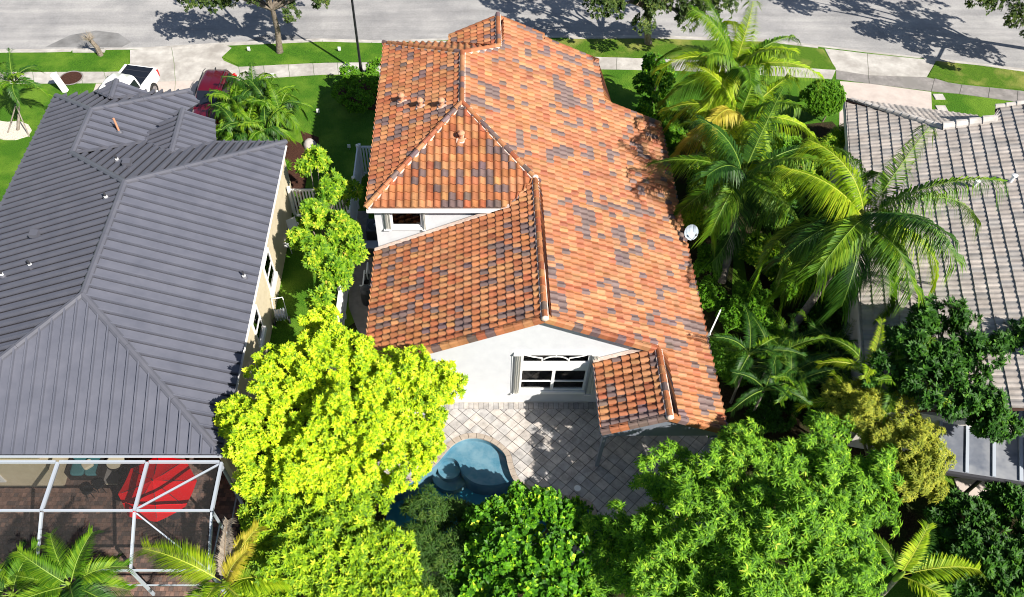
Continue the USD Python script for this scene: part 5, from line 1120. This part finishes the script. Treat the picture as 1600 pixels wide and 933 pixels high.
tree('bronze_mango_tree', 'yellowish bronze leaved mango tree beside the blue patio roof', 'tree', (b0[0], b0[1], 0), (b0[0], b0[1], 1.8), 0.12,
     [B(1380,660,3.6,1.3,1.1,1.0), B(1425,705,3.6,1.2,1.2,1.1,1.1), B(1345,650,3.3,1.0,0.9,0.9,0.7), B(1430,745,3.0,0.9,0.9,0.9,0.7), B(1330,625,3.2,0.8,0.8,0.7,0.5)], MANGO, 'leaf_bronze', 140, 22, r, 0.36, sc=(0.6,0.9))
b0 = at(1470, 600, 4.0)
tree('dark_broadleaf_tree', 'dark glossy broadleaf tree overhanging the lower edge of the grey roof', 'tree', (b0[0]-0.6, b0[1]-0.5, 0), (b0[0], b0[1], 2.6), 0.13,
     [B(1470,500,4.9,1.0,0.9,1.0,0.8), B(1425,550,4.6,1.2,1.0,0.9,0.9), B(1500,560,4.8,1.2,1.0,1.0), B(1460,610,4.6,1.3,1.1,0.9), B(1540,630,4.3,1.1,1.0,0.8,0.8), B(1590,540,4.5,1.1,1.0,0.9,0.8), B(1390,590,4.2,0.8,0.8,0.7,0.5), B(1555,665,3.9,0.7,0.6,0.6,0.4), B(1405,535,4.3,0.6,0.6,0.6,0.3)], FRUIT, 'leaf_dark', 190, 12, r, 0.36, sc=(0.7,1.1), depth=0.6)
b0 = at(1540, 850, 2.0)
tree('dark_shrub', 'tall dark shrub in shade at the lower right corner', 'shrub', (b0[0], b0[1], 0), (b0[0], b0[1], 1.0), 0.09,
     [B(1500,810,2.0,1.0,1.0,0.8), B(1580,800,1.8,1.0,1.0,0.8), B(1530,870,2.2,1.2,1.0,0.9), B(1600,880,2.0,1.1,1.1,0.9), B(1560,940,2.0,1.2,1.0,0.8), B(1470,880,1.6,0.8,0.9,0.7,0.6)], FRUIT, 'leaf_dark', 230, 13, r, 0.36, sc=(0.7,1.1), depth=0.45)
# fruit tree between the houses
b0 = at(478, 475, 0)
tree('fruit_tree', 'slim green and yellow leaved tree standing between the two houses', 'tree', (b0[0]+0.4, b0[1], 0), at(512,400,2.0), 0.08,
     [B(490,255,3.40,0.58,0.55,0.80,0.8), B(520,300,3.60,0.78,0.70,0.90,1.2), B(495,340,3.40,0.70,0.70,0.90,1.2), B(535,360,3.30,0.62,0.70,0.90,1.1), B(500,400,3.10,0.70,0.70,0.80,1.1), B(470,370,2.90,0.47,0.47,0.60,0.5), B(525,430,2.80,0.62,0.62,0.80,0.9), B(505,470,2.60,0.43,0.47,0.60,0.5), B(552,395,3.00,0.39,0.47,0.60,0.5), B(548,300,3.00,0.27,0.31,0.50,0.3)], FRUIT, 'leaf_fruit', 150, 9, r, 0.33, sc=(0.7,1.1), depth=0.6)
# street trees
b0 = at(437, 82)
tree('street_oak', 'street tree on the left verge with its trunk and lower branches in view', 'tree', (b0[0], b0[1], 0), at(425,12,3.0), 0.19,
     [B(330,-25,4.0,1.6,1.4,1.1,1.0), B(470,-30,4.2,1.6,1.4,1.1,1.0), B(400,-25,4.6,1.6,1.5,1.2,1.0), B(295,-8,3.6,0.8,0.8,0.6,0.4), B(345,5,3.4,0.6,0.6,0.6,0.3), B(500,-2,3.6,0.7,0.7,0.6,0.35), B(380,-90,5.2,2.4,2.0,1.5,1.3), B(500,-80,5.2,2.0,1.8,1.4,1.0), B(455,15,2.9,0.35,0.4,0.4,0.12)], OAK, 'leaf_oak', 250, 9, r, 0.42, depth=0.6, low=-0.8)
b0 = at(1013, 68)
tree('street_oak', 'street tree behind the orange roof with speckled bark and drooping branches', 'tree', (b0[0], b0[1], 0), at(1015,10,2.6), 0.2,
     [B(945,-5,3.6,1.2,1.1,0.9,0.7), B(1020,-5,3.6,1.2,1.1,1.0,0.8), B(1090,0,3.5,1.3,1.2,1.0,0.9), B(1130,-5,3.6,1.0,1.0,0.9,0.6), B(920,-20,4.0,1.0,1.0,0.8,0.5), B(1075,28,2.8,0.7,0.7,0.6,0.35), B(1005,35,2.4,0.5,0.5,0.6,0.25), B(960,14,3.0,0.6,0.6,0.5,0.3), B(1020,-70,5.0,2.4,2.0,1.4,1.3), B(910,-70,4.8,1.6,1.6,1.2,0.9), B(1110,-70,4.8,1.7,1.6,1.2,0.9)], OAK, 'leaf_oak', 280, 9, r, 0.42, depth=0.6, low=-0.8)
b0 = at(1690, 90)
tree('street_oak', 'street tree at the right edge with only hanging branches in view', 'tree', (b0[0], b0[1], 0), at(1660,20,3.0), 0.2,
     [B(1560,-5,3.8,0.9,0.9,0.7,0.6), B(1590,25,3.4,0.6,0.6,0.6,0.4), B(1530,-10,3.9,0.8,0.8,0.6,0.5), B(1610,60,3.0,0.45,0.5,0.6,0.3), B(1640,-10,4.2,1.5,1.4,1.1,1.0), B(1560,-80,5.2,2.2,1.8,1.3,1.2), B(1680,-60,5.2,2.4,2.0,1.5,1.3), B(1440,-70,4.8,1.6,1.4,1.0,0.8), B(1740,10,4.4,1.8,1.6,1.2,1.0)], OAK, 'leaf_oak', 280, 9, r, 0.42, depth=0.6, low=-0.8)
# shrubs
def shrub(name, label, base, blobs, pr, m, clumps, per, cr=0.25, sc=(0.8,1.2), up=0.35, h=0.5, group=None, cat='shrub', depth=0.2):
    return tree(name, label, cat, (base[0], base[1], 0), (base[0], base[1], h), 0.05, blobs, pr, m, clumps, per, r, cr, up, sc, group=group, depth=depth)
b0 = at(1285, 190); tp = shrub('topiary_ball', 'clipped round green topiary bush on the right front lawn', b0, [B(1285,155,1.25,1.18,1.05,0.8)], SMALL, 'leaf_hedge', 520, 16, 0.16, h=0.7, depth=0.04)
b0 = at(1020, 160); shrub('glossy_bush', 'upright dark glossy bush beside the right front corner of the orange roof', b0, [B(1015,140,1.9,0.8,0.75,0.8), B(1030,125,2.1,0.7,0.7,0.8), B(1022,100,2.6,0.45,0.45,0.6,0.4), B(1020,175,1.0,0.85,0.8,0.7)], ROUND, 'leaf_round', 110, 14, 0.3, sc=(0.75,1.1), h=1.2)
b0 = at(548, 150); shrub('front_hedge', 'dark clipped hedge around the lamp post at the house front', b0, [B(545,120,0.9,0.45,0.6,0.6,0.6), B(575,130,1.0,0.9,0.9,0.6), B(590,115,0.9,0.7,0.8,0.6), B(560,158,0.7,0.9,0.7,0.5), B(535,145,0.7,0.5,0.6,0.5,0.5)], SMALL, 'leaf_hedge', 150, 20, 0.24)
b0 = at(1300, 260); shrub('bamboo_shrub', 'bright lime green feathery shrub beside the large coconut palm', b0, [B(1285,245,1.9,0.9,0.8,0.7), B(1320,220,1.6,0.9,0.9,0.7), B(1262,270,1.5,0.7,0.7,0.6), B(1350,205,1.3,0.8,0.7,0.6)], protos(3, 8, 0.22, 0.04, 0.0, 0.8, droop=0.2), 'leaf_fruit', 90, 20, 0.32)
b0 = at(1165, 480); shrub('clipped_hedge', 'low rounded green hedge in the side yard right of the orange roof', b0, [B(1175,470,1.0,0.8,0.9,0.6), B(1150,490,0.9,0.7,0.8,0.5), B(1185,500,0.9,0.7,0.7,0.5)], SMALL, 'leaf_hedge', 130, 24, 0.22)
b0 = at(1105, 430); shrub('side_bush', 'small green bush at the eave beside the satellite dish', b0, [B(1105,425,0.7,0.6,0.7,0.5), B(1110,400,0.6,0.5,0.6,0.4)], SMALL, 'leaf_hedge', 70, 22, 0.2)
b0 = at(1240, 445); shrub('side_bush', 'small shiny leaved bush under the fronds of the large coconut palm', b0, [B(1240,440,1.2,0.5,0.5,0.5), B(1225,455,1.0,0.4,0.4,0.4)], ROUND, 'leaf_hedge', 30, 14, 0.25)
b0 = at(1075, 190); shrub('side_bush', 'reddish leaved bush in the bed behind the front palm', b0, [B(1075,185,0.7,0.7,0.8,0.5), B(1085,240,0.7,0.7,0.9,0.5), B(1095,300,0.6,0.6,0.9,0.5)], MID, 'leaf_shade', 110, 16, 0.28)
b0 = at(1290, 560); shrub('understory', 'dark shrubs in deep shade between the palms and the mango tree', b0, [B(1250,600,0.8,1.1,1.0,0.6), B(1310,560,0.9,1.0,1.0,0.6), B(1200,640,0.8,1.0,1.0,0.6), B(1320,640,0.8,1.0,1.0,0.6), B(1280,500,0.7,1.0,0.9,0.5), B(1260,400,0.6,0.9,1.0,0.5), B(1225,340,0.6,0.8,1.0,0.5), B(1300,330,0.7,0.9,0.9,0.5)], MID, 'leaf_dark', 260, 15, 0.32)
for k, (u, v, lab) in enumerate(((447,262,'grassy tuft in the mulch beside the metal roof corner'), (458,312,'grassy tuft near the white picket fence and cream wall'), (456,345,'round green tuft beside the white garden chair'))):
    b0 = at(u, v); t = thing('grass_tuft', lab, 'plant', loc=(b0[0], b0[1], 0)); 
    P = np.tile(b0, (26,1))+r.normal(0, 0.12, (26,3))*[1,1,0]; leaves_obj('leaves', scatter(protos(2, 9, 0.55, 0.045, 0.5, 1.2, droop=0.25), P, np.tile([0,0,1.0], (26,1))+r.normal(0,0.2,(26,3)), r.uniform(0.7,1.1,26), r), 'leaf_hedge', t, r); obj('crown_base', sph(b0+[0,0,0.03], 0.12, 1, (1,1,0.5)), 'soil', t)

# ================================================================== PALMS
def frond(length, az, el, arch, n, ll, lw, hang, r, side=0.0, vee=0.35):
    """rachis and leaflets; el start elevation, arch total bend downward in radians, hang how far leaflets droop"""
    m = 14; s = np.linspace(0, 1, m); ang = el-arch*s**1.35; ds = length/(m-1)
    x = np.concatenate([[0], np.cumsum(np.cos(ang[:-1])*ds)]); z = np.concatenate([[0], np.cumsum(np.sin(ang[:-1])*ds)]); y = side*s**2*length
    rach = np.stack([x, y, z], 1)
    V, Fc = [], []
    for sg in (-1, 1):
        for k in range(n):
            t = 0.14+0.85*(k+r.uniform(-0.3,0.3))/n; t = min(max(t, 0.1), 0.995)
            p = np.array([np.interp(t, s, c) for c in rach.T]); a = np.interp(t, s, ang); d = np.array([math.cos(a), 2*side*t, math.sin(a)]); d /= np.linalg.norm(d)
            upv = np.array([-math.sin(a), 0, math.cos(a)]); sd = np.array([0, sg, 0.0])
            env = (0.45+0.55*math.sin(PI*min(1, t*1.15)**0.8)) if t < 0.87 else 0.75*(1.05-t)/0.18+0.22
            l = ll*env*r.uniform(0.85,1.1); fw = 0.45+0.75*t
            dirv = sd*1.0+d*fw+upv*vee*r.uniform(0.3,1.3); dirv /= np.linalg.norm(dirv)
            h = hang*r.uniform(0.6,1.3)
            q1 = p+dirv*l*0.5-np.array([0,0,h*l*0.22]); q2 = p+dirv*l*0.92-np.array([0,0,h*l*0.85])
            wv = np.cross(dirv, upv*0.6+d*0.5); wv /= np.linalg.norm(wv)+1e-9; w = lw*env**0.5
            o = len(V); V += [p-d*w*0.25, p+d*w*0.25, q1+wv*w*0.5, q1-wv*w*0.5, q2]
            Fc += [[o,o+1,o+2],[o,o+2,o+3],[o+3,o+2,o+4]]
    V = np.array(V); c, s_ = math.cos(az), math.sin(az); Rz_ = np.array([[c,-s_,0],[s_,c,0],[0,0,1]])
    return V@Rz_.T, np.array(Fc), rach@Rz_.T
def palm(name, label, base, head, r0, fronds, r, cat='palm tree', nuts=0, trunk=True, group=None, ring=True):
    base, head = np.asarray(base, float), np.asarray(head, float)
    t = thing(name, label, cat, loc=(base[0], base[1], 0), group=group)
    if trunk:
        k = np.linspace(0, 1, 16); pts = base+(head-base)*k[:,None]+np.outer(np.sin(PI*k)*0.12, [1,0.5,0]); rr_ = r0*(1.25-0.45*k)*(1+0.05*(np.arange(16)%2)); rr_[0] *= 1.3
        obj('trunk', MB().tube(pts, rr_, 10), 'palm_bark', t, smooth=True)
        obj('crownshaft', MB().tube([head-[0,0,0.35], head, head+[0,0,0.35]], [r0*0.85,r0*1.1,r0*0.4], 9), 'rachis_green', t, smooth=True)
    for (ln, az, el, arch, n, ll, lw, hang, m, rm) in fronds:
        V, Fc, ra = frond(ln, az, el, arch, n, ll, lw, hang, r, side=r.uniform(-0.22,0.22))
        fr = leaves_obj('frond', (V+head, Fc), m, t, r); obj('rachis', MB().tube(ra+head, np.linspace(0.024, 0.004, len(ra)), 5), rm, fr)
    for k in range(nuts):
        a = 2*PI*k/nuts; obj('coconut', sph(head+[0.22*math.cos(a),0.22*math.sin(a),-0.28-0.1*(k%2)], 0.12, 2, (1,1,1.15)), 'coconut', t, smooth=True)
    return t
def fan(n, ln, el0, el1, arch, nn, ll, lw, hang, mats, r, az0=0.0, span=2*PI):
    out = []
    for k in range(n):
        a = az0+span*(k+r.uniform(-0.3,0.3))/n; f = k*0.618 % 1.0; el = el0+(el1-el0)*f
        m = mats[int(r.integers(len(mats)))]
        out.append((ln*r.uniform(0.85,1.1), a, el, arch*r.uniform(0.75,1.15)*(0.6+0.5*(1-f)), nn, ll, lw, hang, m, 'rachis_yellow' if m in ('palm_lime', 'palm_yellow') else 'rachis_green'))
    return out
rp = np.random.default_rng(101)
# the big coconut palm by the grey roof
head = at(1350, 345, 6.2); palm('coconut_palm', 'large spreading coconut palm whose fronds hang over the grey tile roof', (head[0]-0.8, head[1]-0.4, 0), head, 0.15, fan(22, 4.4, -0.35, 1.15, 1.75, 110, 1.1, 0.05, 1.15, ['palm_green','palm_green','palm_lime','palm_dark','palm_green'], rp), rp, nuts=7)
head = at(1143, 115, 5.6); palm('coconut_palm', 'bright green coconut palm rearmost of the row beside the street tree', (head[0]+0.2, head[1]-0.3, 0), head, 0.13, fan(18, 3.9, 0.0, 1.3, 1.6, 110, 1.0, 0.052, 0.85, ['palm_lime','palm_green','palm_lime','palm_green'], rp), rp, nuts=4)
head = at(1152, 190, 4.8); palm('coconut_palm', 'yellow green coconut palm in the middle of the row right of the orange roof', (head[0]+0.1, head[1]-0.2, 0), head, 0.13, fan(18, 3.8, -0.1, 1.2, 1.8, 110, 1.0, 0.052, 0.9, ['palm_lime','palm_lime','palm_green','palm_yellow'], rp), rp, nuts=3)
head = at(1160, 275, 5.0); palm('coconut_palm', 'deep green coconut palm nearest the satellite dish with a pale leaning trunk', at(1128,440,0.0), head, 0.14, fan(18, 3.8, -0.35, 1.2, 1.7, 110, 1.0, 0.05, 0.9, ['palm_green','palm_green','palm_dark','palm_lime'], rp), rp, nuts=3)
# clustering palms
def cluster(name, label, center, stems, rad, hz, fr, mats, r, el0=0.35, el1=1.35, arch=1.5, ln=1.8, ll=0.42, lw=0.045, nn=34, hang=0.4, cat='palm', stem_r=0.05):
    t = thing(name, label, cat, loc=(center[0], center[1], 0))
    for k in range(stems):
        a = 2*PI*k/stems+r.uniform(-0.4,0.4); q = np.array([center[0]+math.cos(a)*rad*r.uniform(0.3,1.0), center[1]+math.sin(a)*rad*r.uniform(0.3,1.0), 0]); h = q+np.array([math.cos(a)*0.2, math.sin(a)*0.2, hz*r.uniform(0.75,1.1)])
        obj('stem', MB().tube([q, (q+h)/2+[0.03,0,0], h], [stem_r*1.2,stem_r,stem_r*0.8], 7), 'palm_bark', t, smooth=True)
        for f in fan(fr, ln, el0, el1, arch, nn, ll, lw, hang, mats, r, az0=r.uniform(0,6)):
            V, Fc, ra = frond(f[0], f[1], f[2], f[3], f[4], f[5], f[6], f[7], r, side=r.uniform(-0.1,0.1))
            o = leaves_obj('frond', (V+h, Fc), f[8], t, r); obj('rachis', MB().tube(ra+h, np.linspace(0.022, 0.004, len(ra)), 4), f[9], o)
    return t
cluster('areca_palm', 'dark areca palm clump in shade between the orange roof and the grey roof', at(1240,600,0), 6, 1.3, 1.5, 7, ['palm_dark','palm_dark','palm_green'], rp, ln=2.0)
cluster('areca_palm', 'green areca palm clump rising behind the mango tree near the porch roof', at(1172,640,0), 5, 0.9, 3.0, 7, ['palm_green','palm_dark','palm_dark'], rp, ln=2.0, nn=44, lw=0.04)
cluster('areca_palm', 'areca palm with pale spear fronds between the mango tree and the bronze tree', at(1300,690,0), 3, 0.5, 3.6, 7, ['palm_green','palm_lime','palm_green'], rp, el0=0.6, ln=2.1, nn=44, lw=0.034)
cluster('adonidia_palm', 'bushy green palm cluster against the front corner of the metal roof', at(405,218,0), 8, 1.6, 1.6, 13, ['palm_green','palm_dark','palm_dark','palm_green'], rp, ln=1.8, ll=0.55, lw=0.048, arch=2.1, hang=0.9, nn=60, stem_r=0.07)
# staked young palm on the left lawn
head = at(22, 130, 2.4); bse = at(28, 203, 0.05); palm('young_palm', 'young staked palm in a white stone ring on the left lawn', bse, head, 0.06, fan(13, 1.7, 0.1, 1.3, 1.4, 38, 0.45, 0.045, 0.45, ['palm_green','palm_dark'], rp), rp)
for k, (q, lab) in enumerate(((at(12,208,0.05),'wooden stake left of the young palm'), (at(46,214,0.0),'wooden stake right of the young palm'))):
    s_ = thing('palm_stake', lab, 'stake', loc=(q[0], q[1], 0)); obj('stake', MB().beam(q, bse+(head-bse)*0.55, 0.05, 0.05), 'palm_bark', s_); obj('tie', MB().lathe(bse+(head-bse)*0.55, [(0.08,-0.04),(0.09,0.0),(0.08,0.04)], 10), 'green_plastic', s_)
# foreground palms
head = at(110, 915, 2.8); palm('foreground_palm', 'dark green palm at the lower left before the screen enclosure', (head[0], head[1]-0.3, 0), head, 0.09, fan(18, 2.0, 0.0, 1.0, 1.5, 70, 0.66, 0.036, 0.4, ['palm_green','palm_dark','palm_green'], rp), rp)
head = at(20, 930, 2.5); palm('foreground_palm', 'green palm cut by the lower left corner of the picture', (head[0], head[1]-0.3, 0), head, 0.09, fan(16, 2.0, 0.0, 1.0, 1.4, 70, 0.66, 0.036, 0.4, ['palm_green','palm_dark'], rp), rp)
head = at(352, 912, 2.7)
palm('yellowing_palm', 'yellow green palm with one dead brown frond in front of the screen corner', (head[0], head[1]-0.2, 0), head, 0.09,
     [(3.0,PI-0.42,0.62,0.95,110,0.95,0.036,0.3,'palm_lime','rachis_yellow'), (3.0,0.10,0.55,0.85,110,0.95,0.036,0.3,'palm_lime','rachis_yellow'), (2.3,0.95,0.95,1.0,90,0.7,0.034,0.4,'palm_yellow','rachis_yellow'), (2.2,1.35,1.05,0.9,90,0.55,0.034,0.8,'dead_frond','rachis_brown'), (2.2,-0.8,0.6,1.4,80,0.7,0.036,0.3,'palm_lime','rachis_yellow'), (2.0,-2.3,0.6,1.4,80,0.7,0.036,0.3,'palm_green','rachis_yellow'), (1.8,0.55,1.2,0.8,80,0.6,0.036,0.3,'palm_yellow','rachis_yellow'), (1.6,-1.5,1.2,0.9,70,0.6,0.036,0.3,'palm_lime','rachis_yellow')], rp)
head = at(1405, 900, 3.2); palm('foreground_palm', 'bright palm fronds emerging at the lower right beside the mango tree', (head[0], head[1]-0.2, 0), head, 0.09,
     [(2.5,0.05,0.75,1.3,60,0.7,0.06,0.35,'palm_lime','rachis_yellow'), (2.0,1.35,1.25,0.9,50,0.55,0.05,0.4,'palm_lime','rachis_yellow'), (2.2,0.75,0.9,1.2,50,0.6,0.05,0.6,'palm_dark','rachis_green'), (2.2,-0.7,0.6,1.4,54,0.6,0.055,0.4,'palm_lime','rachis_yellow'), (1.8,2.4,0.9,1.2,46,0.5,0.05,0.4,'palm_green','rachis_green')], rp)
# dense side garden right of the orange roof
for k, (u, v, lab, pr, lm, sz) in enumerate((
    (1105,285,'yellow green leafy shrub along the right wall below the front palm', MID, 'leaf_fruit', 0.8), (1210,300,'leafy green shrub under the middle coconut palms', MID, 'leaf_mid', 1.0),
    (1225,240,'broad green shrub behind the yellow green coconut palm', FRUIT, 'leaf_hedge', 0.9), (1090,345,'small lime shrub at the eave above the satellite dish', MID, 'leaf_mid', 0.6),
    (1200,400,'green shrub between the leaning palm trunk and the coconut palm', FRUIT, 'leaf_fruit', 0.9), (1110,465,'round green shrub below the satellite dish', SMALL, 'leaf_hedge', 0.75),
    (1300,470,'leafy shrub in half shade beside the grey house wall', MID, 'leaf_fruit', 0.9), (1140,560,'fern like dark shrub beside the porch roof corner', THIN, 'leaf_hedge', 0.9),
    (1215,540,'mid green shrub before the dark areca palms', MID, 'leaf_hedge', 0.9), (1330,420,'shrub against the grey house wall under the fronds', MID, 'leaf_mid', 0.8), (1045,205,'dark green shrub at the right eave near the glossy bush', MID, 'leaf_hedge', 0.7))):
    b0 = at(u, v, 0.0); c = at(u, v, 0.9*sz)
    shrub('garden_shrub', lab, b0, [(c, (0.9*sz,0.9*sz,0.7*sz), 1.0), (c+[0.5*sz,-0.5*sz,-0.2], (0.6*sz,0.6*sz,0.5*sz), 0.5), (c+[-0.4*sz,0.6*sz,-0.1], (0.6*sz,0.7*sz,0.5*sz), 0.5)], pr, lm, int(80*sz), 15, 0.3, depth=0.35)

b0 = at(1760, 850, 0)
tree('dark_broadleaf_tree', 'dark broadleaf tree at the far right edge shading the blue patio roof', 'tree', (b0[0], b0[1], 0), (b0[0], b0[1], 3.0), 0.16,
     [(b0+np.array([0,0,5.2]), (2.2,2.0,1.6), 1.0), (b0+np.array([-1.3,0.8,4.6]), (1.5,1.4,1.2), 0.7), (b0+np.array([1.2,1.0,4.8]), (1.6,1.5,1.3), 0.7)], FRUIT, 'leaf_dark', 150, 16, r, 0.45, depth=0.35)
# stains on the carriageway
for k, (pts) in enumerate(([(70,74),(110,55),(150,48),(185,52),(205,66),(190,74)], [(380,66),(420,52),(460,56),(490,62)])):
    obj('road_stain', ground_slab(pxpoly(pts, -0.1).buffer(1.0).buffer(-1.0), -0.094, 0.03), 'asphalt_stain', kind='structure')

# like things share a group
GROUPS = {'yard_sign': 'small white yard signs', 'coconut_palm': 'coconut palms right of the orange roof', 'street_oak': 'street trees along the road', 'garden_shrub': 'shrubs of the side garden', 'side_bush': 'small bushes right of the orange roof',
          'garden_chair': 'white garden chairs by the cream wall', 'patio_stool': 'black patio stools', 'areca_palm': 'areca palm clumps', 'foreground_palm': 'palms along the lower edge', 'grass_tuft': 'grassy tufts by the cream wall', 'palm_stake': 'stakes of the young palm', 'picket_fence': 'white picket fence sections', 'dark_broadleaf_tree': 'dark broadleaf trees on the right'}
for p_ in stage.GetPrimAtPath('/World').GetChildren():
    n_ = p_.GetName(); n_ = n_[:-4] if n_[-4:-3] == '_' and n_[-3:].isdigit() else n_
    if n_ in GROUPS: p_.SetCustomDataByKey('group', GROUPS[n_])
